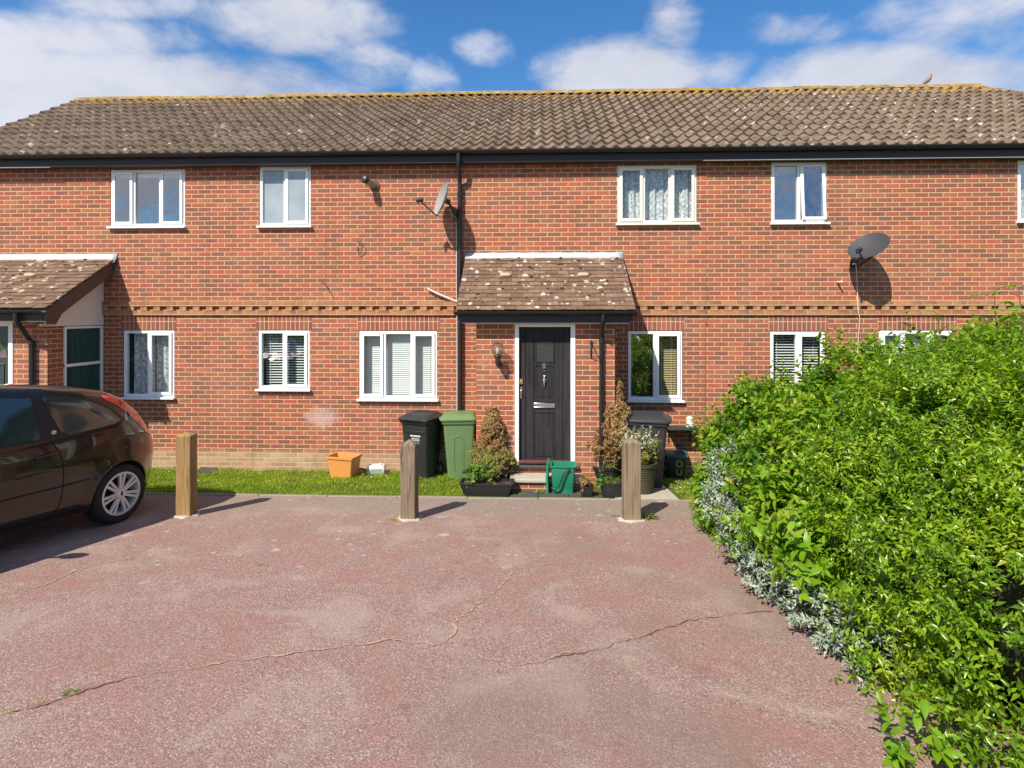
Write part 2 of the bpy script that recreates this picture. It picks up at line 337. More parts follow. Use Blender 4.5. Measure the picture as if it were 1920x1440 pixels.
def leaf_mat(name, stops, trans=0.35, rough=0.38, spec=0.5):
    m, t = newmat(name); r = t.n('ShaderNodeNewGeometry').outputs['Random Per Island']; co = t.coord(); n = t.smooth(t.noise(2.6, 3, .6, co), .3, .7)
    c = t.ramp(t.m('ADD', t.m('MULTIPLY', r, .6), t.m('MULTIPLY', n, .4)), stops)
    setb(t, Base_Color=c, Roughness=rough, Specular_IOR_Level=spec)
    tl = t.n('ShaderNodeBsdfTranslucent', {'Color': t.mix(1.0, c, (1.25, 1.2, 0.55), 'MULTIPLY')})
    mx = t.n('ShaderNodeMixShader', {0: trans, 1: t.b.outputs[0], 2: tl.outputs[0]}); t.t.links.new(mx.outputs[0], t.out.inputs[0]); return m

TILE_W = 0.19
M = {}
M['brick'] = brick_mat('red_brick', stain=True)
M['brick_side'] = brick_mat('red_brick_side', axis='y')
M['brick_porch'] = brick_mat('red_brick_porch', off=0.07)
M['soldier'] = brick_mat('soldier_brick', swap=True, bw=0.24, offv=0.013, palette=[(0, (0.17, 0.06, 0.045)), (.4, (0.26, 0.07, 0.05)), (.8, (0.34, 0.09, 0.055)), (1, (0.28, 0.09, 0.06))])
BAND_PAL = [(0, (0.30, 0.135, 0.06)), (.5, (0.40, 0.18, 0.08)), (1, (0.44, 0.23, 0.11))]
M['band'] = brick_mat('orange_band_brick', palette=BAND_PAL, mortar=(0.52, 0.35, 0.2), offv=0.0)
M['tile'] = roof_tile_mat(); M['ridge'] = ridge_mat(); M['ptile'] = porch_tile_mat(); M['tarmac'] = tarmac_mat()
M['upvc'] = plain('white_upvc', (0.80, 0.81, 0.82), .28, var=.03, scale=6)
M['cream_paint'] = plain('cream_painted_frame', (0.74, 0.71, 0.64), .45, var=.06, scale=8)
M['white_board'] = plain('white_board', (0.72, 0.66, 0.62), .5, var=.05, scale=5)
M['black_pl'] = plain('black_plastic_gutter', (0.020, 0.021, 0.023), .36, var=.3, scale=9, spec=.35)
M['fascia'] = plain('dark_fascia', (0.030, 0.028, 0.033), .5, var=.2, spec=.3, scale=6)
M['soffit'] = plain('dark_soffit', (0.06, 0.05, 0.045), .6)
M['lead'] = plain('lead_flashing', (0.40, 0.43, 0.47), .5, var=.35, scale=14, bump=.3)
M['barge'] = plain('brown_bargeboard', (0.085, 0.055, 0.04), .6, var=.3)
M['glass'] = glass_mat('window_glass', .32); M['glass_dark'] = glass_mat('window_glass_clear', .07)
def frosted():
    m, t = newmat('frosted_glass'); co = t.coord(); n = t.noise(70, 4, .6, co); n2 = t.noise(2.2, 3, .5, co)
    setb(t, Base_Color=t.mix(n2, (0.16, 0.21, 0.25), (0.42, 0.46, 0.49)), Roughness=.16, Normal=t.bump(n, .4, .004), Specular_IOR_Level=.8); return m
M['frost'] = frosted()
M['lace'] = lace_mat()
M['blind'] = plain('white_blind_slat', (0.78, 0.78, 0.74), .5, var=.04)
M['wood_blind'] = plain('pale_wood_blind_slat', (0.72, 0.56, 0.32), .5, var=.15)
M['room'] = plain('dark_room_wall', (0.16, 0.15, 0.135), .9)  # even dark grey-beige wall colour
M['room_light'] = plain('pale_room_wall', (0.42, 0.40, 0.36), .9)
M['conc'] = plain('weathered_concrete', (0.40, 0.36, 0.30), .9, var=.35, scale=30, bump=.5, spec=.2)
M['slab'] = plain('dark_paving', (0.075, 0.07, 0.066), .85, var=.4, scale=35, bump=.5, spec=.2)
M['soil'] = plain('soil', (0.085, 0.058, 0.038), .95, var=.5, scale=30, bump=.8, spec=.1)
M['chrome'] = plain('satin_chrome', (0.62, 0.62, 0.62), .25, metal=1.0, var=.05)
M['brass'] = plain('tarnished_brass', (0.55, 0.40, 0.16), .35, metal=1.0, var=.2)
M['iron'] = plain('black_iron', (0.03, 0.03, 0.032), .45, var=.3)
M['cable'] = plain('white_cable', (0.62, 0.58, 0.52), .5)
M['cable_dark'] = plain('dark_cable', (0.07, 0.05, 0.045), .6)
M['tancable'] = plain('tan_cable', (0.20, 0.10, 0.065), .7); M['white'] = plain('white_print', (0.75, 0.75, 0.75), .6)

# ------------------------------------------------------------------ ground
def sheet(name, x0, x1, y0, y1, mat, dz, nx=1, ny=1):
    mb = MB(); vs = []; fs = []
    for j in range(ny+1):
        for i in range(nx+1):
            x = x0+(x1-x0)*i/nx; y = y0+(y1-y0)*j/ny; vs.append((x, y, gz(y)+dz))
    for j in range(ny):
        for i in range(nx): a = j*(nx+1)+i; fs.append((a, a+1, a+nx+2, a+nx+1))
    return mb.add(vs, fs).build(name, mat, smooth=False)
def lawn_mat():
    m, t = newmat('lawn_soil'); co = t.coord(); n = t.noise(3, 5, .6, co); n2 = t.noise(40, 4, .6, co)
    c = t.mix(n, (0.045, 0.075, 0.014), (0.10, 0.13, 0.028)); c = t.mix(t.smooth(n2, .55, .7, 0, .6), c, (0.12, 0.085, 0.045)); setb(t, Base_Color=c, Roughness=.95, Specular_IOR_Level=.1, Normal=t.bump(n2, .6, .02)); return m
M['lawn'] = lawn_mat()
YK = -1.63
mb = MB(); prof = [(-400, gz(-14)), (-14, gz(-14)), (0.3, gz(0.3)), (400, gz(0.3))]
vs = [(x, y, z-0.03) for x in (-400, 400) for y, z in prof]; mb.add(vs, [(0, 4, 5, 1), (1, 5, 6, 2), (2, 6, 7, 3)])
struct(mb.build('ground', M['lawn'], smooth=False), 'green open ground around the houses')
drive = struct(sheet('driveway', -40, 2.4, -13.9, YK-0.055, M['tarmac'], 0.0, 1, 1), 'worn pink-red tarmac parking area with sandy cracks')
lawn = struct(sheet('lawn', -9.8, 12, YK, 0.2, M['lawn'], -0.004), 'narrow strip of lawn soil between wall and tarmac')
mb = MB()
x = -20.0
while x < 2.4:
    y0, y1 = YK-0.055, YK+0.0; dz = random.uniform(-.004, .004)
    mb.add([(x, y0, gz(y0)-.1), (x+.905, y0, gz(y0)-.1), (x+.905, y1, gz(y1)-.1), (x, y1, gz(y1)-.1), (x, y0, gz(y0)+.012+dz), (x+.905, y0, gz(y0)+.012+dz), (x+.905, y1, gz(y1)+.016+dz), (x, y1, gz(y1)+.016+dz)],
           [(0,3,2,1),(4,5,6,7),(0,1,5,4),(1,2,6,5),(2,3,7,6),(3,0,4,7)]); x += .912
M['kerbconc'] = plain('dirty_kerb_concrete', (0.26, 0.225, 0.175), .9, var=.4, scale=25, bump=.5, spec=.2)
struct(mb.build('kerb', M['kerbconc'], bevel=.006), 'low concrete edging between lawn and tarmac')

def ribbon(name, pix, w0, mat, parent, dz=0.004):
    P = smooth_path([GP(*p) for p in pix], 26); mb = MB(); vs = []; fs = []; n = len(P)
    off = 0
    for i, p in enumerate(P):
        d = (P[min(i+1, n-1)]-P[max(i-1, 0)]); d.z = 0; d.normalize(); s_ = Vector((-d.y, d.x, 0))
        wob = mnoise.noise(Vector((p.x*9, p.y*9, 1.3)))*0.03 + mnoise.noise(Vector((p.x*31, p.y*31, 4.3)))*0.016
        wd_ = 0.68*w0*max(.25, 0.55+1.0*mnoise.noise(Vector((p.x*5, p.y*5, 7.7)))+.8*mnoise.noise(Vector((p.x*17, p.y*17, 2.7))))*min(1, i/6+.15, (n-1-i)/6+.15)
        for k in (-1, 1):
            q = p + s_*(wob + k*wd_/2*(1+.8*mnoise.noise(Vector((p.x*40, p.y*40, k*3.1))))); vs.append((q.x, q.y, gz(q.y)+dz))
    for i in range(n-1): fs.append((2*i, 2*i+1, 2*i+3, 2*i+2))
    return mb.add(vs, fs).build(name, mat, parent, smooth=False)
def crack_mat(name, a, b):
    m, t = newmat(name); co = t.coord(); n = t.noise(60, 4, .6, co); setb(t, Base_Color=t.mix(n, a, b), Roughness=.95, Specular_IOR_Level=.1, Normal=t.bump(n, .8, .006)); return m
M['sand'] = crack_mat('sandy_crack_fill', (0.32, 0.21, 0.14), (0.50, 0.37, 0.26))
M['redcrack'] = crack_mat('red_crack_edge', (0.20, 0.10, 0.088), (0.33, 0.17, 0.145))
ribbon('crack', [(880, 1075), (945, 1072), (965, 1068), (1010, 1060), (1085, 1055)], .018, M['sand'], drive)
ribbon('crack', [(966, 1066), (930, 1110), (885, 1140), (860, 1160), (850, 1190), (820, 1212)], .026, M['sand'], drive, .005)
ribbon('crack', [(820, 1212), (780, 1206), (735, 1201), (680, 1208), (620, 1218), (560, 1224), (505, 1232)], .030, M['sand'], drive, .006)
ribbon('crack', [(505, 1232), (440, 1240), (380, 1250), (320, 1258), (260, 1265)], .022, M['sand'], drive, .005)
ribbon('crack', [(260, 1265), (190, 1285), (120, 1310), (50, 1328), (0, 1340), (-80, 1360)], .022, M['redcrack'], drive, .006)
ribbon('crack', [(870, 1218), (905, 1232), (950, 1246), (1000, 1246), (1035, 1232), (1080, 1222)], .024, M['sand'], drive, .007)
ribbon('crack', [(1035, 1232), (1110, 1222), (1190, 1198), (1260, 1176), (1320, 1158), (1390, 1150), (1450, 1146)], .026, M['redcrack'], drive, .008)
ribbon('crack', [(1290, 1166), (1340, 1157), (1400, 1152)], .024, M['sand'], drive, .010)
ribbon('crack', [(0, 1118), (90, 1095), (150, 1068), (220, 1052), (300, 1040)], .012, M['sand'], drive, .006)

# ------------------------------------------------------------------ house
house = thing('terraced_house', 'long red brick two storey terrace with brown tiled roof', 'house')
X0, X1, ZT = -9.65, 11.7, 4.895
OPEN = []
WIN = []
def wpx(a, b, t, bt): p = YP(a, t); q = YP(b, bt); return (p[0], q[0], q[2], p[2])
SPEC = {
 'U1': (wpx(207, 347, 318, 428), [(.31, 'sash'), (.36, 'fixed'), (.33, 'sash')]),
 'U2': (wpx(486, 583, 312, 427), [(.5, 'fixed'), (.5, 'sash')]),
 'U3': (wpx(1157, 1307, 310, 422), [(.33, 'sash'), (.34, 'fixed'), (.33, 'sash')]),
 'U4': (wpx(1446, 1551, 304, 421), [(.5, 'fixed'), (.5, 'open')]),
 'U5': (wpx(1908, 2010, 300, 418), [(.5, 'fixed'), (.5, 'sash')]),
 'L1': (wpx(231, 327, 619, 748), [(.5, 'fixed'), (.5, 'sash')]),
 'L2': (wpx(484, 581, 619, 733), [(.5, 'fixed'), (.5, 'sash')]),
 'L3': (wpx(673, 820, 620, 752), [(.32, 'sash'), (.36, 'fixed'), (.32, 'sash')]),
 'L4': (wpx(1177, 1280, 620, 754), [(.5, 'fixed'), (.5, 'sash')]),
 'L5': (wpx(1444, 1548, 621, 748), [(.5, 'fixed'), (.5, 'sash')]),
 'L6': (wpx(1648, 1790, 619, 752), [(.33, 'sash'), (.34, 'fixed'), (.33, 'sash')]),
}
OPEN = [s[0] for s in SPEC.values()]
# wall: grid of cells with the openings left out
xs = sorted(set([X0, X1] + [o[0] for o in OPEN] + [o[1] for o in OPEN])); zs = sorted(set([-0.35, ZT] + [o[2] for o in OPEN] + [min(o[3], ZT) for o in OPEN]))
mb = MB()
for i in range(len(xs)-1):
    for j in range(len(zs)-1):
        cx, cz = (xs[i]+xs[i+1])/2, (zs[j]+zs[j+1])/2
        if any(o[0] < cx < o[1] and o[2] < cz < o[3] for o in OPEN): continue
        mb.add([(xs[i], 0, zs[j]), (xs[i+1], 0, zs[j]), (xs[i+1], 0, zs[j+1]), (xs[i], 0, zs[j+1])], [(0, 1, 2, 3)])
for x0, x1, z0, z1 in OPEN:
    d = .14
    mb.add([(x0, 0, z0), (x0, d, z0), (x0, d, z1), (x0, 0, z1)], [(0, 1, 2, 3)]); mb.add([(x1, 0, z0), (x1, d, z0), (x1, d, z1), (x1, 0, z1)], [(0, 3, 2, 1)])
    mb.add([(x0, 0, z1), (x0, d, z1), (x1, d, z1), (x1, 0, z1)], [(0, 1, 2, 3)]); mb.add([(x0, 0, z0), (x0, d, z0), (x1, d, z0), (x1, 0, z0)], [(0, 3, 2, 1)])
me_o = mb.build('front_wall', M['brick'], house, smooth=False)
YB = 6.1
mb = MB(); mb.add([(X0, 0, -.4), (X0, YB, -.4), (X0, YB, ZT), (X0, 2.9, 7.05), (X0, 0, ZT)], [(0, 1, 2, 3, 4)]); mb.build('end_wall', M['brick_side'], house, smooth=False); mb = MB(); mb.add([(X1, 0, -.4), (X1, YB, -.4), (X1, YB, ZT), (X1, 0, ZT)], [(0, 3, 2, 1)])
mb.build('end_wall', M['brick_side'], house, smooth=False)
mb = MB(); mb.add([(X0, YB, -.4), (X1, YB, -.4), (X1, YB, ZT), (X0, YB, ZT)], [(0, 3, 2, 1)]); mb.build('back_wall', M['brick'], house, smooth=False)

# brick band with dentils
zb = YP(960, 591)[2]; ch = .0719
mb = MB()
segs = [(X0, -7.02), (-6.995, -1.0), (1.33, X1)]
mb.box(X0, X1, -.032, .01, zb, zb+ch); mb.box(X0, X1, -.045, .01, zb+2*ch, zb+3*ch)
x = X0+.05
while x < X1-.12:
    mb.box(x, x+.108, -.038, .01, zb+ch, zb+2*ch); x += .2167
mb.build('dentil_band', M['band'], house, smooth=False)
# soldier lintels
for k in ('L1', 'L2', 'L3', 'L4', 'L5', 'L6'):
    x0, x1, z0, z1 = SPEC[k][0]; mb = MB(); mb.box(x0-.03, x1+.03, -.003, .05, z1+.004, zb-.004); mb.build('brick_lintel', M['soldier'], house, smooth=False)

def grid_sheet(x0, x1, z0, z1, y, fn, nx=40, nz=2):
    mb = MB(); vs = []; fs = []
    for j in range(nz+1):
        for i in range(nx+1): u = i/nx; x = x0+(x1-x0)*u; vs.append((x, y+fn(x, j/nz), z0+(z1-z0)*j/nz))
    for j in range(nz):
        for i in range(nx): a = j*(nx+1)+i; fs.append((a, a+1, a+nx+2, a+nx+1))
    return mb.add(vs, fs)
def slats(x0, x1, z0, z1, y, pitch=.036, tilt=.35, wd_=.034):
    mb = MB(); z = z0+.01
    while z < z1:
        dz = wd_/2*math.sin(tilt); dy = wd_/2*math.cos(tilt); j = random.uniform(-.0015, .0015)
        mb.add([(x0, y-dy, z-dz+j), (x1, y-dy, z-dz-j), (x1, y+dy, z+dz-j), (x0, y+dy, z+dz+j)], [(0, 1, 2, 3)]); z += pitch
    for xx in (x0+.08, x1-.08): mb.box(xx-.003, xx+.003, y-.02, y-.018, z0, z1)
    return mb
def window(key, frame_mat, pane_mats, cover, room='room'):
    (x0, x1, z0, z1), lights = SPEC[key]; e = .006; x0 += e; x1 -= e; z1 -= e
    zs_ = z0+.03; t = .048; y0 = .006
    mb = MB(); mb.ring(x0, x1, zs_, z1, t, y0, .07)
    xs_ = [x0]; 
    for f, _ in lights: xs_.append(xs_[-1]+(x1-x0)*f)
    xs_[-1] = x1
    for xx in xs_[1:-1]: mb.box(xx-.026, xx+.026, y0+.0015, .069, zs_+t, z1-t)
    win = mb.build('window', frame_mat, house, bevel=.004)
    mb = MB(); mb.box(x0-.03, x1+.03, -.062, .02, z0-.004, z0+.028); mb.build('sill', frame_mat, win, bevel=.005)
    for i, (f, kind) in enumerate(lights):
        a = xs_[i]+(t if i == 0 else .026); b = xs_[i+1]-(t if i == len(lights)-1 else .026); c, d = zs_+t, z1-t
        if kind == 'fixed':
            mb = MB(); mb.add([(a, .035, c), (b, .035, c), (b, .035, d), (a, .035, d)], [(0, 1, 2, 3)]); mb.build('pane', pane_mats[i], win, smooth=False)
        else:
            st = .046; g = .014; A, B, Cc, D = a-g, b+g, c-g, d+g
            ms_ = MB(); ms_.ring(A, B, Cc, D, st, -.014, .0045); mp_ = MB(); mp_.add([(A+st, -.004, Cc+st), (B-st, -.004, Cc+st), (B-st, -.004, D-st), (A+st, -.004, D-st)], [(0, 1, 2, 3)])
            if kind == 'open':
                Rm = Matrix.Translation((0, 0, D)) @ Matrix.Rotation(math.radians(-4), 4, 'X') @ Matrix.Translation((0, 0, -D)); ms_.xform(Rm); mp_.xform(Rm)
            sash = ms_.build('sash', frame_mat, win, bevel=.004); mp_.build('pane', pane_mats[i], win, smooth=False)
    xi0, xi1, zi0, zi1 = x0+.02, x1-.02, z0+.02, z1-.01
    if cover == 'lace':
        fn = lambda x, v: .018*math.sin(x*46+1.5*math.sin(x*9))+.008*math.sin(x*97)
        grid_sheet(xi0, xi1, zi0+.02, zi1, .15, fn, 110, 1).build('net_curtain', M['lace'], win, angle=180)
    elif cover == 'lace_split':
        fn = lambda x, v: .02*math.sin(x*40+2*math.sin(x*7))
        w_ = xi1-xi0
        grid_sheet(xi0+.06, xi0+w_*.50, zi0+.02, zi1, .15, fn, 60, 1).build('net_curtain', M['lace'], win, angle=180)
        grid_sheet(xi0+w_*.55, xi1-.01, zi0+.02, zi1, .15, fn, 60, 1).build('net_curtain', M['lace'], win, angle=180)
    elif cover == 'blind': slats(xi0+.03, xi1-.03, zi0+.01, zi1, .13, .034, 1.0, .038).build('blind', M['blind'], win, smooth=False)
    elif cover == 'blind_open': slats(xi0+.04, xi1-.03, zi0+.01, zi1, .13, .042, .45, .036).build('blind', M['blind'], win, smooth=False)
    elif cover == 'wood_half':
        slats((xi0+xi1)/2+.05, xi1-.03, zi0+.02, zi1, .16, .028, .5, .026).build('blind', M['wood_blind'], win, smooth=False)
    elif cover == 'roller':
        mb = MB(); mb.box(xi0, xi1, .11, .113, zi1-.10, zi1); mb.build('roller_blind', M['blind'], win, smooth=False)
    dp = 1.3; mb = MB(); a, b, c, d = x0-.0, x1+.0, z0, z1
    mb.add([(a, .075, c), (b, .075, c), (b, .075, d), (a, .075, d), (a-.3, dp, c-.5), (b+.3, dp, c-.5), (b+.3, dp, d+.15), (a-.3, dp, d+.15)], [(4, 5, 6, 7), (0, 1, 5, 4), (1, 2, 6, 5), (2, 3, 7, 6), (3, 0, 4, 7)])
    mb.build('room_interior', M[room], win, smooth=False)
    return win
g, gd, fr_ = M['glass'], M['glass_dark'], M['frost']
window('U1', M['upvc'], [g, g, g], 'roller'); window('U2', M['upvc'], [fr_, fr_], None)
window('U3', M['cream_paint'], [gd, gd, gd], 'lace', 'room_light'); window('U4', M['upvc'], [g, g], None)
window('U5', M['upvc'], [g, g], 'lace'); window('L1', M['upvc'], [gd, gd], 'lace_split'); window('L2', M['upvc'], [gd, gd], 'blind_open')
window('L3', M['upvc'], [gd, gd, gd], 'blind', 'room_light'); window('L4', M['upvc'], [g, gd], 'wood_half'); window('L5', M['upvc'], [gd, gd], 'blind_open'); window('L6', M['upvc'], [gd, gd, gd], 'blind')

# main roof: rows of pantiles
EY, EZ, RY, RZ = -0.215, 5.02, 2.9, 7.115
RXL, RXR = -9.82, 8.9
run = RY-EY; SLEN = math.hypot(run, RZ-EZ); sy, sz = run/SLEN, (RZ-EZ)/SLEN; ny_, nz_ = -sz, sy
NR = 13; gauge = SLEN/NR
def wave(u):
    u = u % 1.0
    return 0.044*(0.5+0.5*math.cos(2*PI*(u-0.30)))**1.35 + 0.006*math.sin(2*PI*u)
mb = MB()
for r in range(NR):
    s0 = r*gauge; s1 = s0+gauge+.03; hx = RXR+(1-(s0+gauge*.5)/SLEN)*run*1.0
    n = int((hx-RXL)/TILE_W*8); jit = random.uniform(-.004, .004)
    rows = []
    for i in range(n+1):
        x = RXL + i*TILE_W/8; h = wave((x-RXL)/TILE_W)
        ti = int((x-RXL-1e-6)/TILE_W); rr = random.Random(ti*131+r*7919); k = rr.uniform(-.004, .006)
        rows.append([(x, s0-.004+jit+k*.8, .006+h), (x, s0+jit+k*.8, .042+h+k), (x, s1, .004+h)])
    vs = []; fs = []
    for c in rows:
        for x, s_, o in c: vs.append((x, EY+sy*s_+ny_*o, EZ+sz*s_+nz_*o))
    for i in range(n):
        for k in range(2): a = i*3+k; fs.append((a, a+3, a+4, a+1))
    mb.add(vs, fs)
roof = mb.build('roof', M['tile'], house, angle=50)
mb = MB()                                                     # underside, back slope and hip end
mb.add([(RXL, EY+.02, EZ-.01), (RXR+run, EY+.02, EZ-.01), (RXR, RY, RZ-.01), (RXL, RY, RZ-.01)], [(0, 1, 2, 3)])
BE = RY+run
mb.add([(RXL, BE, EZ), (RXR+run, BE, EZ), (RXR, RY, RZ), (RXL, RY, RZ)], [(0, 3, 2, 1)]); mb.add([(RXR+run, EY, EZ), (RXR+run, BE, EZ), (RXR, RY, RZ)], [(0, 1, 2)])
mb.build('roof_slope', M['tile'], roof, smooth=False)
def ridge_run(p0, p1, mat, name, r=.115, seglen=.45):
    p0, p1 = Vector(p0), Vector(p1); L = (p1-p0).length; n = int(L/seglen); d = (p1-p0)/n; mb = MB(); side = d.cross(Vector((0, 0, 1))).normalized(); up = side.cross(d).normalized()
    for i in range(n):
        a = p0+d*i; b = p0+d*(i+1.04); j = Vector((0, 0, random.uniform(-.006, .01))); loops = []
        for p, rr in ((a, r*1.04), (b, r)): loops.append([p+j+side*rr*math.cos(PI*k/8)*1.15+up*(rr*math.sin(PI*k/8)*.85-.035) for k in range(9)])
        mb.loft(loops, True, True, closed=False)
    return mb.build(name, mat, house, angle=60)
ridge_run((RXL-.02, RY, RZ+.02), (RXR+.1, RY, RZ+.02), M['ridge'], 'ridge_tiles')
ridge_run((RXR, RY-.02, RZ+.02), (RXR+run-.1, EY+.1, EZ+.06), M['tile'], 'hip_tiles', .1)
for px in (592, 1318):
    p = YP(px, 176, RY+.9); mb = MB(); mb.box(p[0]-.16, p[0]+.16, RY+.75, RY+1.05, 6.5, 7.41 if px < 900 else 7.43); mb.box(p[0]-.19, p[0]+.19, RY+.72, RY+1.08, 7.41 if px < 900 else 7.43, 7.44 if px < 900 else 7.46)
    mb.build('roof_vent', M['lead'], house, bevel=.01)
# verge undercloak
mb = MB(); mb.add([(RXL+.01, EY, EZ-.02), (RXL+.01, RY, RZ-.02), (RXL+.01, RY, RZ-.12), (RXL+.01, EY, EZ-.12), (RXL+.16, EY, EZ-.02), (RXL+.16, RY, RZ-.02), (RXL+.16, RY, RZ-.12), (RXL+.16, EY, EZ-.12)], [(0, 1, 2, 3), (7, 6, 5, 4), (0, 3, 7, 4), (1, 5, 6, 2), (0, 4, 5, 1), (3, 2, 6, 7)]); mb.build('bargeboard', M['fascia'], house)

# fascia, soffit, gutter
mb = MB(); mb.box(X0-.15, RXR+run, -.165, -.145, 4.876, 5.01); mb.build('fascia', M['fascia'], house, bevel=.003)
mb = MB(); mb.box(X0-.15, RXR+run, -.144, .02, 4.886, 4.896); mb.build('soffit', M['soffit'], house)
mb = MB(); x = RXR+run; 
for a, b in ((-9.8, -7.75), (2.6, 12.0)): mb = MB(); mb.box(a, b, -.168, -.13, 4.869, 4.8745); mb.build('soffit_trim', M['lead'], house)
def gutter(x0, x1, y, z, r, name='gutter', brk=.85):
    mb = MB(); loops = []
    for x in (x0, x1): loops.append([(x, y+r*math.cos(PI+PI*k/12), z+r*math.sin(PI+PI*k/12)) for k in range(13)] + [(x, y+(r-.006)*math.cos(2*PI-PI*k/12), z+(r-.006)*math.sin(2*PI-PI*k/12)) for k in range(13)])
    mb.loft(loops)
    for xx, s_ in ((x0, 1), (x1, -1)): mb.lathe([(r*.99, 0), (r*.99, .006*s_)], 20, (xx, y, z), 'x') if False else None
    x = x0+.3; i = 0
    while x < x1-.1:
        R_ = r+.005; w_ = .012 if i % 3 else .05
        mb.loft([[(x+s_, y+R_*math.cos(PI+PI*k/12), z+R_*math.sin(PI+PI*k/12)+.004) for k in range(13)] + [(x+s_, y+(R_-.004)*math.cos(2*PI-PI*k/12), z+.004+(R_-.004)*math.sin(2*PI-PI*k/12)) for k in range(13)] for s_ in (0, w_)])
        x += brk; i += 1
    return mb.build(name, M['black_pl'], house, angle=50)
gutter(-9.9, 12.0, -.222, 5.05, .056)
p = YP(862, 400, -.07); dx = p[0]
def downpipe(pts, r=.034, collars=(), name='downpipe'):
    mb = MB(); mb.tube(pts, r, 14)
    for z in collars: mb.lathe([(r+.006, z-.03), (r+.006, z+.03)], 14, (pts[-1][0], pts[-1][1], 0))
    return mb.build(name, M['black_pl'], house, angle=50)
downpipe([(dx, -.222, 5.02), (dx, -.222, 4.90), (dx, -.215, 4.85), (dx, -.075, 4.62), (dx, -.062, 4.57), (dx, -.062, 4.4), (dx, -.062, .25)], collars=(4.4, 3.1, 1.7))

# ------------------------------------------------------------------ porches
def porch_tiles(x0, x1, ye, ze, zt, name='porch_roof', seed=1):
    rnd = random.Random(seed); L = math.hypot(ye, zt-ze); py, pz = -ye/L, (zt-ze)/L; oy, oz = -pz, py; rows = 14; g_ = L/rows; mb = MB(); tw = .168
    for r in range(rows):
        s0 = r*g_-.012; s1 = s0+g_*1.9; x = x0-(tw/2 if r % 2 else 0)
        while x < x1-.01:
            a, b = max(x, x0), min(x+tw-.004, x1)
            if b-a > .02:
                j = rnd.uniform(-.003, .005); k = rnd.uniform(-.004, .004); th = .013; lift = .02+j
                q = []
                for xx, s_, o in ((a, s0+k, lift), (b, s0-k, lift+rnd.uniform(-.003, .003)), (b, s1, .002), (a, s1, .002)):
                    for oo in (o, o+th): q.append((xx, ye+py*s_+oy*oo, ze+pz*s_+oz*oo))
                mb.add(q, [(1, 3, 5, 7), (0, 6, 4, 2), (0, 2, 3, 1), (2, 4, 5, 3), (4, 6, 7, 5), (6, 0, 1, 7)])
            x += tw
    o = mb.build(name, M['ptile'], house, smooth=False)
    mb = MB(); mb.add([(x0+.01, ye+.01, ze-.005), (x1-.01, ye+.01, ze-.005), (x1-.01, 0, zt-.005), (x0+.01, 0, zt-.005), (x0+.01, ye+.01, ze-.03), (x1-.01, ye+.01, ze-.03), (x1-.01, 0, zt-.03), (x0+.01, 0, zt-.03)], [(0, 1, 2, 3), (7, 6, 5, 4), (0, 4, 5, 1), (1, 5, 6, 2), (3, 7, 4, 0)])
    mb.build('roof_boarding', M['barge'], o, smooth=False)
    # moss cushions
    mb = MB()
    for _ in range(60):
        s_ = rnd.uniform(.1, .98)*L; xx = rnd.uniform(x0+.05, x1-.05); r_ = rnd.uniform(.008, .02)
        mb.lathe([(r_*1.5, -.004), (r_*1.3, r_*.35), (r_*.6, r_*.7), (.001, r_*.75)], 7, (xx, ye+py*s_+oy*.03, ze+pz*s_+oz*.03))
    mb.build('moss', M['moss'], o, angle=60)['kind'] = 'stuff'
    for xv in ([x0+(x1-x0)*.265, x0+(x1-x0)*.735] if x0 > -3 else [XP(80, 523, -7.9)[0] if False else -7.72]):
        s_ = L*.60; c = Vector((xv, ye+py*s_+oy*.045, ze+pz*s_+oz*.045)); loops = []
        for k in range(9):
            f = -1+2*k/8; rr = math.sqrt(max(0, 1-f**4))*.036+.0005
            loops.append([(c.x+f*.095, c.y+rr*math.cos(2*PI*q/12)*1.1, c.z+rr*math.sin(2*PI*q/12)) for q in range(12)])
        MB().loft(loops).build('tile_vent', M['pinkvent'], o, angle=70)
    return o
M['moss'] = plain('dark_moss', (0.035, 0.03, 0.014), .95, var=.4, scale=60)
M['pinkvent'] = plain('terracotta_vent', (0.50, 0.34, 0.25), .8, var=.1)
def flashing(x0, x1, z0, z1, y1=-.09):
    mb = MB(); n = 24; l0 = []; l1 = []; l2 = []
    for i in range(n+1):
        x = x0+(x1-x0)*i/n; j = .006*math.sin(i*1.9)+random.uniform(-.003, .003); l0.append((x, -.006, z1+j*.6)); l1.append((x, -.02+j*.3, z0+.06)); l2.append((x, y1+j, z0-.035+j))
    mb.loft([l0, l1, l2], False, False, closed=False); o = mb.build('lead_flashing', M['lead'], house, angle=80); s = o.modifiers.new('thick', 'SOLIDIFY'); s.thickness = .004
# right porch
PY = -.92; px0, px1 = -.813, 1.145; ZP = 2.50
dx0, dx1 = YP(965, 700, PY)[0], YP(1079, 700, PY)[0]; dzt = YP(1000, 607, PY)[2]
mb = MB()
for a, b, c, d in ((px0, dx0, -.1, ZP), (dx1, px1, -.1, ZP), (dx0, dx1, dzt, ZP), (dx0, dx1, -.1, .36)): mb.add([(a, PY, c), (b, PY, c), (b, PY, d), (a, PY, d)], [(0, 1, 2, 3)])
for xx in (dx0, dx1): mb.add([(xx, PY, .36), (xx, PY+.12, .36), (xx, PY+.12, dzt), (xx, PY, dzt)], [(0, 1, 2, 3)])
mb.build('porch_wall', M['brick_porch'], house, smooth=False)
mb = MB()
for xx in (px0, px1): mb = MB(); mb.add([(xx, PY, -.1), (xx, 0, -.1), (xx, 0, 3.3), (xx, PY, 2.62)], [(0, 1, 2, 3)]); mb.build('porch_side_wall', M['brick_side'], house, smooth=False)
pr_x0, pr_x1 = -1.075, 1.395
porch_tiles(pr_x0, pr_x1, -1.12, 2.56, 3.40, seed=3)
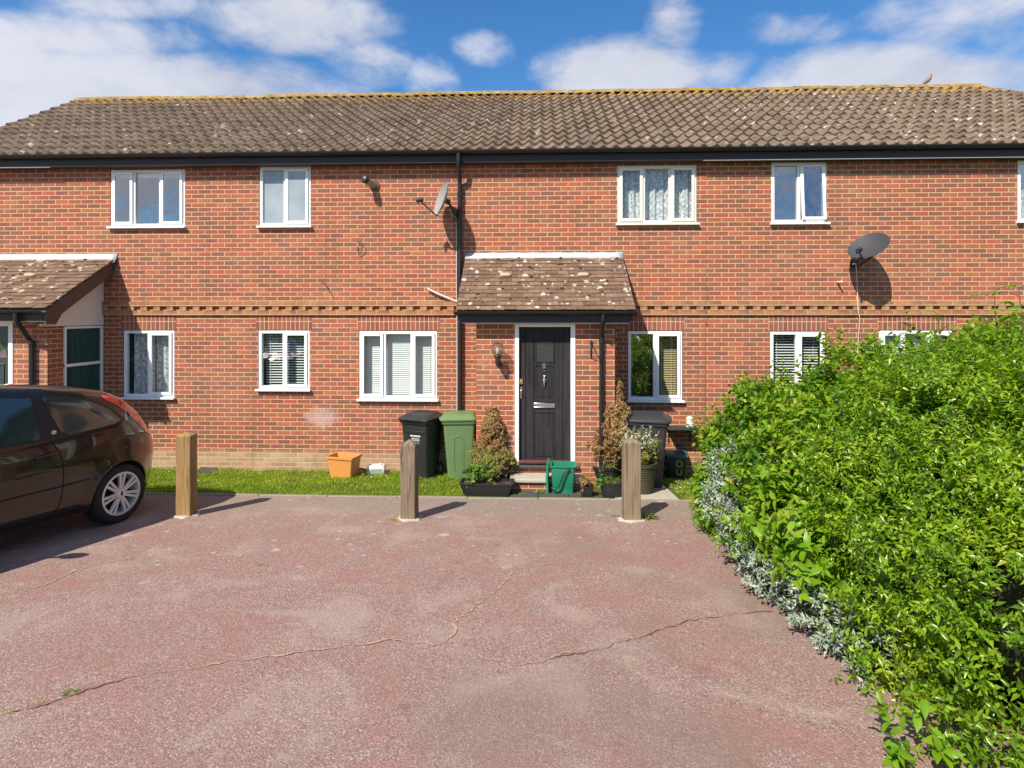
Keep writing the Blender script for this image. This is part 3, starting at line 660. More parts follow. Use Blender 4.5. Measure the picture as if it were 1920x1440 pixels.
flashing(-1.08, 1.40, 3.375, 3.49)
gutter(pr_x0-.02, pr_x1+.02, -1.16, 2.555, .052, 'porch_gutter', .8)
zf0, zf1 = YP(1000, 605, -1.08)[2], 2.54
mb = MB(); mb.box(pr_x0+.06, pr_x1-.06, -1.105, -1.085, zf0, zf1); mb.build('porch_fascia', M['fascia'], house, bevel=.003)
mb = MB(); mb.box(pr_x0+.08, pr_x1-.08, -1.084, PY-.002, zf0-.012, zf0-.002); mb.build('porch_soffit', M['cream_paint'], house)
for xx in (pr_x0+.03, pr_x1-.03):                                # gable bargeboards
    mb = MB(); mb.add([(xx-.012, -1.11, 2.53), (xx-.012, 0, 3.36), (xx-.012, 0, 3.20), (xx-.012, -1.11, 2.40), (xx+.012, -1.11, 2.53), (xx+.012, 0, 3.36), (xx+.012, 0, 3.20), (xx+.012, -1.11, 2.40)], [(0, 1, 2, 3), (7, 6, 5, 4), (0, 3, 7, 4), (1, 5, 6, 2), (0, 4, 5, 1), (3, 2, 6, 7)]); mb.build('bargeboard', M['barge'], house)
p = YP(1128, 600, PY-.07); dpx = p[0]
downpipe([(dpx, -1.16, 2.52), (dpx, -1.16, 2.44), (dpx, -1.14, 2.40), (dpx, PY-.07, 2.24), (dpx, PY-.05, 2.18), (dpx, PY-.05, .12)], .031, (2.14, 1.2))
# the front door
M['door'] = wood_mat('black_brown_door', (0.021, 0.020, 0.023), (0.034, 0.031, 0.036), (0.008, 0.008, 0.009), .6, 1.0)
M['doorred'] = plain('worn_red_undercoat', (0.09, 0.028, 0.03), .6)
M['doorglass'] = plain('obscured_glass', (0.035, 0.04, 0.035), .25, var=.5, scale=40, bump=.5)
zd0, zd1 = .405, YP(1000, 613, PY)[2]; lx0, lx1 = YP(973, 700, PY)[0], YP(1070, 700, PY)[0]; W_ = lx1-lx0
mb = MB(); mb.box(dx0+.002, lx0, PY-.012, PY+.10, .36, dzt-.002); mb.box(lx1, dx1-.002, PY-.012, PY+.10, .36, dzt-.002); mb.box(lx0, lx1, PY-.0121, PY+.10, zd1, dzt-.002)
dframe = mb.build('door_frame', M['upvc'], house, bevel=.004)
def zdoor(py): return YP(1020, py, PY)[2]
def xdoor(px): return YP(px, 700, PY)[0]
mb = MB(); yd = PY+.055
mb.box(lx0+.003, lx1-.003, yd, yd+.045, zd0, zd1-.003)
gx0, gx1, gz0, gz1 = xdoor(1006), xdoor(1037), zdoor(678), zdoor(645)
cx0, cx1 = xdoor(1001), xdoor(1040)
for a, b in ((lx0+.003, xdoor(985)), (xdoor(985)+.006, cx0-.006), (cx1+.006, xdoor(1055)), (xdoor(1055)+.006, lx1-.003)): mb.box(a, b, yd-.012, yd+.001, zd0+.002, zd1-.005)
for a, b in ((637, 644), (680, 687), (748, 755), (769, 775), (860, 866)): mb.box(cx0, cx1, yd-.010, yd+.001, zdoor(b), zdoor(a))
mb.box(cx0, cx0+.012, yd-.0095, yd+.001, zdoor(866), zdoor(637)); mb.box(cx1-.012, cx1, yd-.0095, yd+.001, zdoor(866), zdoor(637))
mxd = (cx0+cx1)/2
for a, b in ((687, 748), (775, 860)): mb.box(cx0+.03, mxd-.004, yd-.006, yd+.001, zdoor(b)+.02, zdoor(a)-.015); mb.box(mxd+.004, cx1-.03, yd-.006, yd+.001, zdoor(b)+.02, zdoor(a)-.015)
door = mb.build('front_door', M['door'], house, bevel=.003, label='dark brown-black boarded front door numbered 8')
mb = MB(); mb.ring(gx0-.018, gx1+.018, gz0-.018, gz1+.018, .018, yd-.02, yd-.0); mb.build('glazing_bead', M['door'], door, bevel=.003)
mb = MB(); mb.box(gx0, gx1, yd-.014, yd-.008, gz0, gz1); mb.build('door_glass', M['doorglass'], door, smooth=False)
mb = MB(); mb.box(lx0, lx1, PY-.03, yd+.0, zd0-.005, zd0+.042); mb.build('weather_bar', M['doorred'], door, bevel=.01)
def text_obj(s, size, mat, parent, loc, rot, name, ext=.002):
    cu = bpy.data.curves.new(name, 'FONT'); cu.body = s; cu.size = size; cu.extrude = ext; cu.align_x = 'CENTER'; cu.align_y = 'CENTER'
    o = bpy.data.objects.new(name+'_source', cu); COL.objects.link(o); bpy.context.view_layer.update()
    me = bpy.data.meshes.new_from_object(o.evaluated_get(bpy.context.evaluated_depsgraph_get())); bpy.data.objects.remove(o)
    me.materials.clear(); me.materials.append(mat); r = bpy.data.objects.new(name, me); COL.objects.link(r); r.parent = parent; r.location = loc; r.rotation_euler = rot; me.name = name; return r
text_obj('8', .105, M['chrome'], door, (mxd-.004, yd-.014, zdoor(687)), (PI/2, 0, 0), 'door_number', .004)
mb = MB(); mb.lathe([(.001, yd-.025), (.008, yd-.024), (.011, yd-.008)], 12, (mxd, 0, zdoor(696)), 'y'); mb.build('spyhole', M['chrome'], door)
kz = zdoor(715); mb = MB(); mb.tube([(mxd, yd-.012, kz+.075), (mxd, yd-.022, kz+.055), (mxd, yd-.024, kz+.04)], [.006, .008, .008], 8)
loops = [[(mxd+rx*math.cos(2*PI*k/16), yd-.03+rx*.45*math.sin(2*PI*k/16), kz+zz) for k in range(16)] for zz, rx in ((.045, .008), (.03, .018), (0, .022), (-.03, .017), (-.045, .008))]; mb.loft(loops)
mb.tube([(mxd, yd-.028, kz-.045), (mxd, yd-.026, kz-.075)], [.006, .009], 8); mb.build('door_knocker', M['chrome'], door, angle=60)
lz = zdoor(761); mb = MB(); mb.ring(cx0-.002, cx1+.002, lz-.036, lz+.036, .014, yd-.022, yd-.008); mb.box(cx0+.013, cx1-.013, yd-.018, yd-.010, lz-.022, lz+.022); mb.build('letterbox', M['chrome'], door, bevel=.003)
mb = MB(); mb.box(xdoor(973)+.004, xdoor(980)+.004, yd-.03, yd-.010, zdoor(721), zdoor(711)); mb.lathe([(.012, yd-.04), (.014, yd-.025)], 12, (xdoor(977), 0, zdoor(716)), 'y'); mb.build('door_lock', M['brass'], door, bevel=.002)
hx = xdoor(977); mb = MB(); mb.tube(smooth_path([(hx, yd-.012, zdoor(728)), (hx, yd-.045, zdoor(732)), (hx, yd-.05, zdoor(738)), (hx, yd-.045, zdoor(743)), (hx, yd-.012, zdoor(746))], 5), .006, 8); mb.box(hx-.012, hx+.012, yd-.016, yd-.010, zdoor(748), zdoor(726)); mb.build('door_handle', M['chrome'], door, angle=50)
# doorstep
mb = MB(); mb.box(dx0-.03, dx1+.05, PY-.055, PY-.002, .345, .385); mb.build('door_sill', M['slab'], house, bevel=.006)
mb = MB(); mb.box(dx0-.06, dx1+.1, -1.26, PY-.003, .225, .272); mb.build('doorstep', M['conc'], house, bevel=.01)
mb = MB(); mb.box(dx0-.04, dx1+.08, -1.22, PY-.003, .0, .2245); mb.build('step_riser', M['brick_porch'], house, smooth=False)
mb = MB()
for a, b, m_ in ((-.30, .06, 0), (.07, .46, 0), (.47, .86, 0)): 
    y0, y1 = YK+.01, -1.235; mb.add([(a, y0, gz(y0)-.05), (b, y0, gz(y0)-.05), (b, y1, gz(y1)-.05), (a, y1, gz(y1)-.05), (a, y0, gz(y0)+.012), (b, y0, gz(y0)+.014), (b, y1, gz(y1)+.012), (a, y1, gz(y1)+.014)], [(0,3,2,1),(4,5,6,7),(0,1,5,4),(1,2,6,5),(2,3,7,6),(3,0,4,7)])
struct(mb.build('path', M['slab'], bevel=.006), 'dark paving slabs in front of the doorstep')
mb = MB(); y0, y1 = YK+.01, -.75; a, b = 1.05, 1.86; mb.add([(a, y0, gz(y0)-.05), (b, y0, gz(y0)-.05), (b, y1, gz(y1)-.05), (a, y1, gz(y1)-.05), (a, y0, gz(y0)+.012), (b, y0, gz(y0)+.012), (b, y1, gz(y1)+.012), (a, y1, gz(y1)+.012)], [(0,3,2,1),(4,5,6,7),(0,1,5,4),(1,2,6,5),(2,3,7,6),(3,0,4,7)])
struct(mb.build('path', M['conc'], bevel=.006), 'pale concrete slab under the pots and bin')

# left porch (neighbour's): brick pier, glazed side, white gable board
LX, LY = -7.01, -1.03
mb = MB(); lp_dx = YP(25, 700, LY)[0]
mb.add([(lp_dx, LY, 0), (LX, LY, 0), (LX, LY, 2.5), (lp_dx, LY, 2.5)], [(0, 1, 2, 3)]); mb.add([(-9.3, LY, 0), (lp_dx-.95, LY, 0), (lp_dx-.95, LY, 2.5), (-9.3, LY, 2.5)], [(0, 1, 2, 3)])
mb.add([(lp_dx-.95, LY, 2.42), (lp_dx, LY, 2.42), (lp_dx, LY, 2.5), (lp_dx-.95, LY, 2.5)], [(0, 1, 2, 3)])
mb.build('porch_wall', M['brick'], house, smooth=False)
ys = XP(119, 650, LX)[1]
mb = MB(); mb.add([(LX, LY, 0), (LX, ys, 0), (LX, ys, 2.45), (LX, LY, 2.45)], [(0, 1, 2, 3)]); mb.add([(LX, ys, 0), (LX, 0, 0), (LX, 0, 1.15), (LX, ys, 1.15)], [(0, 1, 2, 3)]); mb.build('porch_side_wall', M['brick_side'], house, smooth=False); mb = MB(); mb.add([(-9.3, LY, 0), (-9.3, 0, 0), (-9.3, 0, 3.3), (-9.3, LY, 2.5)], [(0, 3, 2, 1)])
mb.build('porch_side_wall', M['brick_side'], house, smooth=False)
mb = MB(); zg = 2.34
mb.add([(LX-.004, -1.16, zg), (LX-.004, 0, zg), (LX-.004, 0, 3.27), (LX-.004, -1.16, 2.53), (LX+.022, -1.16, zg), (LX+.022, 0, zg), (LX+.022, 0, 3.27), (LX+.022, -1.16, 2.53)], [(0, 1, 2, 3), (7, 6, 5, 4), (0, 4, 5, 1), (1, 5, 6, 2), (2, 6, 7, 3), (3, 7, 4, 0)])
mb.build('gable_board', M['white_board'], house, smooth=False)
M['greenboard'] = wood_mat('dark_green_boards', (0.018, 0.050, 0.050), (0.028, 0.072, 0.070), (0.006, 0.018, 0.018), .5, .6)
mb = MB(); zt_, zb_ = 2.33, 1.15
for a, b, c, d in ((ys, -.004, zt_-.035, zt_), (ys, -.004, zb_, zb_+.04), (ys, -.004, 1.72, 1.765)): mb.box(LX-.03, LX+.02, a+.002, b, c, d)
mb.box(LX-.03, LX+.0195, ys+.002, ys+.035, zb_+.04, zt_-.035); mb.box(LX-.03, LX+.0195, -.042, -.004, zb_+.04, zt_-.035)
sw = mb.build('side_window', M['upvc'], house, bevel=.003)
mb = MB(); y = ys+.036
while y < -.05: mb.box(LX-.025, LX-.008, y, min(y+.098, -.043), zb_+.04, zt_-.035); y += .1
mb.build('boarding', M['greenboard'], sw, bevel=.002)
lx_r, lx_l = -6.785, -9.5
porch_tiles(lx_l, lx_r, -1.30, 2.585, 3.40, seed=9)
flashing(lx_l, lx_r+.03, 3.375, 3.50)
gutter(lx_l, lx_r, -1.345, 2.575, .052, 'porch_gutter', .8)
mb = MB(); mb.box(lx_l, lx_r-.05, -1.295, -1.275, 2.42, 2.56); mb.build('porch_fascia', M['fascia'], house, bevel=.003)
mb = MB(); mb.box(lx_l, lx_r-.06, -1.274, LY-.002, 2.405, 2.417); mb.build('porch_soffit', M['cream_paint'], house)
xx = lx_r-.03; mb = MB(); mb.add([(xx-.012, -1.29, 2.555), (xx-.012, 0, 3.36), (xx-.012, 0, 3.19), (xx-.012, -1.02, 2.52), (xx-.012, -1.12, 2.37), (xx-.012, -1.29, 2.37), (xx+.012, -1.29, 2.555), (xx+.012, 0, 3.36), (xx+.012, 0, 3.19), (xx+.012, -1.02, 2.52), (xx+.012, -1.12, 2.37), (xx+.012, -1.29, 2.37)], [(0, 1, 2, 3, 4, 5), (11, 10, 9, 8, 7, 6), (0, 6, 7, 1), (1, 7, 8, 2), (2, 8, 9, 3), (3, 9, 10, 4), (4, 10, 11, 5), (5, 11, 6, 0)]); mb.build('bargeboard', M['barge'], house)
mb = MB(); mb.add([(LX+.023, -1.26, 2.38), (xx-.013, -1.26, 2.38), (xx-.013, -.0, 3.24), (LX+.023, 0, 3.24)], [(0, 1, 2, 3)]); mb.build('verge_soffit', M['barge'], house, smooth=False)
a = YP(30, 600, -1.345)[0]; b = YP(59, 660, LY-.05)[0]
downpipe([(a, -1.345, 2.54), (a, -1.345, 2.44), (a+.02, -1.33, 2.39), (b-.03, LY-.07, 2.17), (b, LY-.05, 2.12), (b, LY-.05, .12)], .032, (2.1, 1.2))
mb = MB(); y = LY+.0; mb.box(lp_dx-.07, lp_dx-.002, y-.01, y+.09, .2, 2.415); mb.box(lp_dx-.948, lp_dx-.88, y-.01, y+.09, .2, 2.415); mb.box(lp_dx-.88, lp_dx-.07, y-.0101, y+.09, 2.34, 2.415)
dfr = mb.build('door_frame', M['upvc'], house, bevel=.004)
M['compdoor'] = plain('dark_grey_green_door', (0.035, 0.05, 0.052), .35, var=.15)
mb = MB(); mb.box(lp_dx-.878, lp_dx-.072, y+.03, y+.075, .22, 2.338)
for c, d in ((.5, 1.25), (1.35, 1.80)): mb.ring(lp_dx-.36, lp_dx-.16, c, d, .02, y+.018, y+.03); mb.ring(lp_dx-.78, lp_dx-.58, c, d, .02, y+.018, y+.03)
d2 = mb.build('front_door', M['compdoor'], house, bevel=.004, label='dark grey-green door with an arched glass light')
mb = MB(); cxx = lp_dx-.475; mb.loft([[(cxx+.36*math.cos(PI*k/20), yy, 1.88+.32*math.sin(PI*k/20)) for k in range(21)] for yy in (y+.02, y+.028)]); mb.build('door_glass', M['glass'], d2, smooth=False)

# ------------------------------------------------------------------ posts
M['wood_new'] = wood_mat('honey_timber', (0.24, 0.145, 0.06), (0.33, 0.21, 0.095), (0.10, 0.065, 0.035), .5, .7)
M['wood_old'] = wood_mat('weathered_timber', (0.125, 0.09, 0.062), (0.24, 0.185, 0.135), (0.02, 0.015, 0.011), .95)
M['wood_mid'] = wood_mat('greying_timber', (0.16, 0.115, 0.075), (0.27, 0.205, 0.145), (0.06, 0.042, 0.03), .75)
def post(px, pyb, pyt, wd_, dp, rz, mat, label, top, taper=1.0):
    g_ = GP(px, pyb); y = g_[1]; h = YP(px, pyt, y)[2]-g_[2]
    t = thing('timber_post', label, 'post', (g_[0], y+dp/2, gz(y+dp/2)), math.radians(rz), 'timber posts along the edge of the parking area')
    a, b = wd_/2, dp/2; mb = MB(); L = []
    for z, k in ((-.12, 1.0), (.15, 1.0), (.3, .995), (.5, 1.0), (.7, .99), (h-top, taper)): L.append([(sx*a*k+random.uniform(-.003, .003), sy*b*k+random.uniform(-.003, .003), z) for sx, sy in ((-1, -1), (1, -1), (1, 1), (-1, 1))])
    kk = .55 if top < .03 else .12
    L.append([(sx*a*kk, sy*b*kk, h) for sx, sy in ((-1, -1), (1, -1), (1, 1), (-1, 1))]); mb.loft(L)
    mb.build('shaft', mat, t, angle=30, bevel=.006)
    mb = MB(); n = 18; lo = []
    for z, k in ((-.06, 1.06), (.006, 1.0), (.016, .9)): lo.append([((a+.055)*k*math.cos(2*PI*i/n)*(1+.22*math.sin(i*2.1+px)), (b+.055)*k*math.sin(2*PI*i/n)*(1+.2*math.sin(i*1.7+px)), z-SLOPE*(b+.075)*math.sin(2*PI*i/n)) for i in range(n)])
    mb.loft(lo); mb.build('footing', M['conc'], t, angle=50)
    return t
post(342, 970, 812, .16, .16, 4, M['wood_new'], 'smooth honey-brown square timber post beside the parked dark car', .03)
post(765, 976, 826, .165, .16, -3, M['wood_old'], 'dark weathered split timber post with pointed top in front of the black bin', .05)
post(1186, 978, 824, .185, .15, 2, M['wood_mid'], 'greyish rounded-top timber post in front of the potted plants', .035, .96)

# ------------------------------------------------------------------ wheelie bins
M['bin_black'] = plain('black_bin_plastic', (0.022, 0.023, 0.027), .42, var=.25, scale=8)
M['bin_grey'] = plain('charcoal_bin_plastic', (0.030, 0.031, 0.034), .45, var=.25, scale=8)
M['bin_green'] = plain('green_bin_plastic', (0.118, 0.205, 0.088), .48, var=.10, scale=5)
M['tyre'] = plain('black_rubber', (0.022, 0.022, 0.022), .8, var=.3, spec=.3)
M['grey_pl'] = plain('grey_wheel_plastic', (0.13, 0.125, 0.12), .6, var=.2)
def wheelie(loc, rz, H, mat, label, kind, group):
    t = thing('wheelie_bin', label, 'bin', loc, math.radians(rz), group); k = H/1.06
    wT, dT, wB_, dB = .49*k, .52*k, .40*k, .40*k
    zt = H*.90; L = []
    for f in (0, .02, .3, .6, .86, 1.0):
        w_ = wB_+(wT-wB_)*f; d_ = dB+(dT-dB)*f; L.append(rrect(w_, d_, .045*k, zt*f+.0, cx=0, cy=.02*(1-f)))
    mb = MB(); mb.loft(L); s0 = len(mb.v)
    L = [rrect(wT+.03, dT+.03, .05*k, zt-.05*k), rrect(wT+.045, dT+.045, .05*k, zt-.02*k), rrect(wT+.045, dT+.045, .05*k, zt)]; mb.loft(L)
    if kind == 'panel':                                         # arched recess outlined on the two sides
        for sx in (-1, 1):
            for y0, y1 in ((-.075, .075),):
                pts = [(y0, .12)] + [(y0+.0, zt*.66)] + [(y0+(y1-y0)*(0.5-0.5*math.cos(PI*q/8)), zt*.66+.07*math.sin(PI*q/8)) for q in range(9)] + [(y1, zt*.66), (y1, .12)]
                P3 = [(sx*((wB_+(wT-wB_)*(z/zt))/2+.0015), y*k, z) for y, z in pts]; mb.tube(P3, .007*k, 6)
    elif kind == 'ribs':
        for sx in (-1, 1):
            for y0 in (-.10, .02): 
                P3 = [(sx*((wB_+(wT-wB_)*(z/zt))/2+.001), (y0*(.8+.2*z/zt))*k, z) for z in (.03, zt*.5, zt*.93)]; mb.tube(P3, .009*k, 6)
    else:
        fy = lambda z: -((dB+(dT-dB)*(z/zt))/2) + .02*(1-z/zt)
        mb.loft([[(-.20*k, fy(zt*.8)-.012, zt*.83), (.20*k, fy(zt*.8)-.012, zt*.83), (.17*k, fy(zt*.78)-.001, zt*.775), (-.17*k, fy(zt*.78)-.001, zt*.775)], [(-.20*k, fy(zt*.8)+.02, zt*.83), (.20*k, fy(zt*.8)+.02, zt*.83), (.17*k, fy(zt*.78)+.02, zt*.775), (-.17*k, fy(zt*.78)+.02, zt*.775)]])
    mb.build('bin_body', mat, t, angle=40, bevel=.004)
    mb = MB(); z = zt+.002; dd = dT+.07
    mb.loft([rrect(wT+.075, dd, .06*k, z, cy=-.01), rrect(wT+.08, dd+.005, .06*k, z+.03*k, cy=-.01), rrect(wT+.05, dd-.03, .06*k, z+.042*k, cy=-.01), rrect(wT-.08, dd-.16, .07*k, z+.095*k, cy=.02), rrect(wT-.13, dd-.22, .06*k, z+.10*k, cy=.02)])
    mb.loft([rrect(.30*k, .035*k, .015*k, z+.012, cy=-(dd/2+.012)), rrect(.30*k, .035*k, .015*k, z+.034*k, cy=-(dd/2+.012))])
    lid = mb.build('lid', mat, t, angle=40, bevel=.004)
    mb = MB()
    for sx in (-1, 1): mb.tube([(sx*.15*k, dT/2-.02, z+.02), (sx*.15*k, dT/2+.06, z+.03)], .018*k, 8)
    mb.tube([(-.21*k, dT/2+.065, z+.03), (.21*k, dT/2+.065, z+.03)], .014*k, 10); mb.build('handle', mat, t, angle=50)
    for sx in (-1, 1):
        r = .10*k; c = (sx*(wB_/2+.012), dB/2+.01, r)
        mb = MB(); mb.lathe([(r*.62, -.024), (r*.93, -.026), (r, -.015), (r, .015), (r*.93, .026), (r*.62, .024)], 24, c, 'x', False, False); wh = mb.build('wheel', M['tyre'], t, angle=40)
        mb = MB(); mb.lathe([(r*.63, -.02), (r*.63, .02)], 20, c, 'x'); 
        for q in range(6): a = 2*PI*q/6; mb.tube([(c[0]+sx*.022, c[1], c[2]), (c[0]+sx*.022, c[1]+r*.58*math.cos(a), c[2]+r*.58*math.sin(a))], .007, 6)
        mb.build('hub', M['grey_pl'], wh, angle=40)
    return t, (wT, dT, wB_, dB, zt, k)
BG = 'wheelie bins standing along the house wall'
g_ = GP(781, 899); b1, q = wheelie((g_[0]+.03, g_[1]+.26, gz(g_[1]+.26)), -20, .985, M['bin_black'], 'black wheelie bin with white printed lines beside the green bin', 'front', BG)
wT, dT, wB_, dB, zt, k = q; mb = MB(); rr_ = random.Random(5)
fy = lambda z: -((dB+(dT-dB)*(z/zt))/2) + .02*(1-z/zt) - .0035
for i, (zz, hh, ww) in enumerate(((.66, .022, .17), (.625, .012, .135), (.602, .010, .14), (.572, .012, .10), (.55, .008, .12))):
    z = zt*zz/.9; x = -ww/2
    while x < ww/2:
        d_ = rr_.uniform(.006, .016); mb.add([(x+.02, fy(z), z), (x+.02+d_, fy(z), z), (x+.02+d_, fy(z+hh), z+hh), (x+.02, fy(z+hh), z+hh)], [(0, 1, 2, 3)]); x += d_+rr_.uniform(.001, .004)
mb.build('printed_text', M['white'], b1, smooth=False)
g_ = GP(858, 897); wheelie((g_[0]+.0, g_[1]+.20, gz(g_[1]+.2)), -84, .985, M['bin_green'], 'light green wheelie bin seen side on against the downpipe', 'panel', BG)
g_ = GP(1223, 917); wheelie((g_[0]-.0, g_[1]+.24, gz(g_[1]+.24)), 78, 1.04, M['bin_grey'], 'charcoal wheelie bin under the kitchen window beside the leafy hedge', 'ribs', BG)
p = YP(806, 840, -.04); mb = MB(); mb.tube(smooth_path([YP(836, 832, -.03), YP(826, 850, -.03), YP(824, 866, -.03), YP(829, 880, -.03), YP(838, 893, -.05)], 6), .006, 8)
tag(mb.build('wall_cable', M['cable'], angle=80), 'thin pale cable loop hanging low between the black and green bins', 'cable')

# ------------------------------------------------------------------ small boxes, caddy, planters
M['terra'] = plain('orange_plastic_planter', (0.62, 0.27, 0.075), .5, var=.08)
g_ = GP(636, 898); t = thing('planter', 'orange rectangular plastic planter standing empty on the grass', 'planter', (g_[0]+.02, g_[1]+.17, gz(g_[1]+.17)), math.radians(-12))
mb = MB(); w_, d_, h_ = .44, .30, .33; 
o = [rrect(w_*.78, d_*.78, .02, 0), rrect(w_*.96, d_*.96, .025, h_-.035), rrect(w_*1.03, d_*1.05, .03, h_-.034), rrect(w_*1.04, d_*1.06, .03, h_), rrect(w_*.94, d_*.92, .02, h_), rrect(w_*.9, d_*.88, .02, h_-.05), rrect(w_*.76, d_*.74, .015, .03)]
mb.loft(o); mb.build('planter_body', M['terra'], t, angle=40)
M['milky'] = plain('milky_plastic', (0.62, 0.62, 0.60), .35, var=.1); M['label_g'] = plain('grey_green_label', (0.30, 0.34, 0.24), .5, var=.3, scale=50)
g_ = GP(703, 891); t = thing('plastic_container', 'small white plastic container lying on the grass by the wall', 'container', (g_[0], g_[1]+.09, gz(g_[1]+.09)), math.radians(8))
mb = MB(); mb.loft([rrect(.25, .15, .03, 0), rrect(.28, .17, .035, .06), rrect(.275, .165, .035, .12), rrect(.24, .13, .03, .145)]); mb.lathe([(.028, .145), (.028, .165)], 14, (.06, 0, 0)); mb.build('container_body', M['milky'], t, angle=40)
mb = MB(); mb.box(-.08, .09, -.0895, -.085, .03, .10); mb.build('paper_label', M['label_g'], t, smooth=False)
g_ = GP(382, 888); mb = MB(); mb.loft([rrect(.26, .2, .02, 0), rrect(.25, .19, .02, .045)]); o = mb.build('paving_slab', M['slab'], angle=40); o.location = (g_[0], g_[1]+.1, gz(g_[1]+.1)); o.rotation_euler = (.1, .12, .3); tag(o, 'dark broken paving slab lying on the grass behind the honey-brown post', 'slab')

M['caddy'] = plain('green_caddy_plastic', (0.018, 0.215, 0.12), .36, var=.1); M['caddy_dk'] = plain('dark_green_handle', (0.012, 0.045, 0.032), .4)
g_ = GP(1056, 923); t = thing('food_caddy', 'green kitchen food caddy with lid open and handle down by the doorstep', 'bin', (g_[0], g_[1]-.02, gz(g_[1]-.02)+.014), math.radians(-4))
mb = MB(); w_, d_, h_ = .325, .26, .375
mb.loft([rrect(w_*.86, d_*.82, .03, 0), rrect(w_*.88, d_*.84, .03, .085), rrect(w_*.90, d_*.86, .03, .09), rrect(w_*.98, d_*.97, .03, h_-.02), rrect(w_*1.07, d_*1.08, .035, h_-.018), rrect(w_*1.08, d_*1.09, .035, h_), rrect(w_*.96, d_*.94, .03, h_), rrect(w_*.82, d_*.78, .03, .03)]); mb.build('caddy_body', M['caddy'], t, angle=40)
mb = MB(); mb.loft([rrect(.03, d_*1.0, .012, -.03, cx=-w_*.62), rrect(.035, d_*1.05, .012, .2, cx=-w_*.66), rrect(.03, d_*1.05, .012, h_+.03, cx=-w_*.63)]); mb.tube([(-w_*.62, -d_*.3, h_+.02), (-w_*.5, -d_*.3, h_-.01)], .014, 8); mb.build('lid', M['caddy'], t, angle=40)
mb = MB(); mb.tube(smooth_path([(.07, -d_*.58, h_-.03), (.01, -d_*.64, h_-.10), (-.05, -d_*.66, .14), (-.10, -d_*.66, .09), (-.135, -d_*.62, .088), (-.15, -d_*.55, .09)], 5), .012, 8); mb.lathe([(.02, -d_*.62), (.02, -d_*.5)], 14, (.07, 0, h_-.03), 'y'); mb.build('handle', M['caddy_dk'], t, angle=50)

M['dkgreen'] = plain('dark_green_plastic', (0.010, 0.036, 0.036), .45, var=.2); M['lidgreen'] = plain('faded_green_lid', (0.05, 0.105, 0.105), .5, var=.15); M['yellow'] = plain('yellow_print', (0.60, 0.56, 0.10), .6)
g_ = GP(1266, 899); t = thing('recycling_box', 'low dark green food bin with yellow letters O U on the grass', 'bin', (g_[0]+.06, g_[1]+.17, gz(g_[1]+.17)), math.radians(-14))
mb = MB(); mb.loft([rrect(.27, .27, .03, 0), rrect(.31, .31, .035, .33)]); mb.build('bin_body', M['dkgreen'], t, angle=40)
mb = MB(); mb.loft([rrect(.33, .34, .04, .331), rrect(.34, .35, .04, .355), rrect(.30, .30, .04, .385)]); mb.tube([(-.12, -.17, .34), (-.15, -.185, .26), (-.15, -.18, .16)], .01, 8); mb.build('lid', M['lidgreen'], t, angle=40)
text_obj('O', .14, M['yellow'], t, (.04, -.1555, .24), (PI/2+.06, 0, 0), 'printed_letter'); text_obj('U', .13, M['yellow'], t, (.04, -.1485, .115), (PI/2+.06, 0, 0), 'printed_letter')
# shelf with ribbed canister by the hedge
a = YP(1256, 798, -.02); b = YP(1302, 798, -.02); mb = MB(); mb.box(0, .46, -.30, 0, -.02, .0)
t = thing('wall_shelf', 'dark green shelf on the brick wall beside the charcoal bin', 'shelf', (a[0]-.08, -.002, a[2]+.0)); mb.build('shelf_board', M['dkgreen'], t, bevel=.003)
mb = MB()
for xx in (.06, .40): mb.box(xx-.008, xx+.008, -.28, -.001, -.038, -.021); mb.box(xx-.008, xx+.008, -.018, -.001, -.26, -.0385)
mb.build('bracket', M['iron'], t)
mb = MB(); pr = []
for i in range(13): pr.append((.058 if i % 2 else .05, .001+i*.0125))
mb.lathe(pr+[(.03, .17)], 18, (0, 0, 0)); o = mb.build('canister', M['milky'], angle=30); o.location = (a[0]+.27, -.16, a[2]+.001); tag(o, 'pale grey ribbed canister standing on the dark green wall shelf', 'canister')

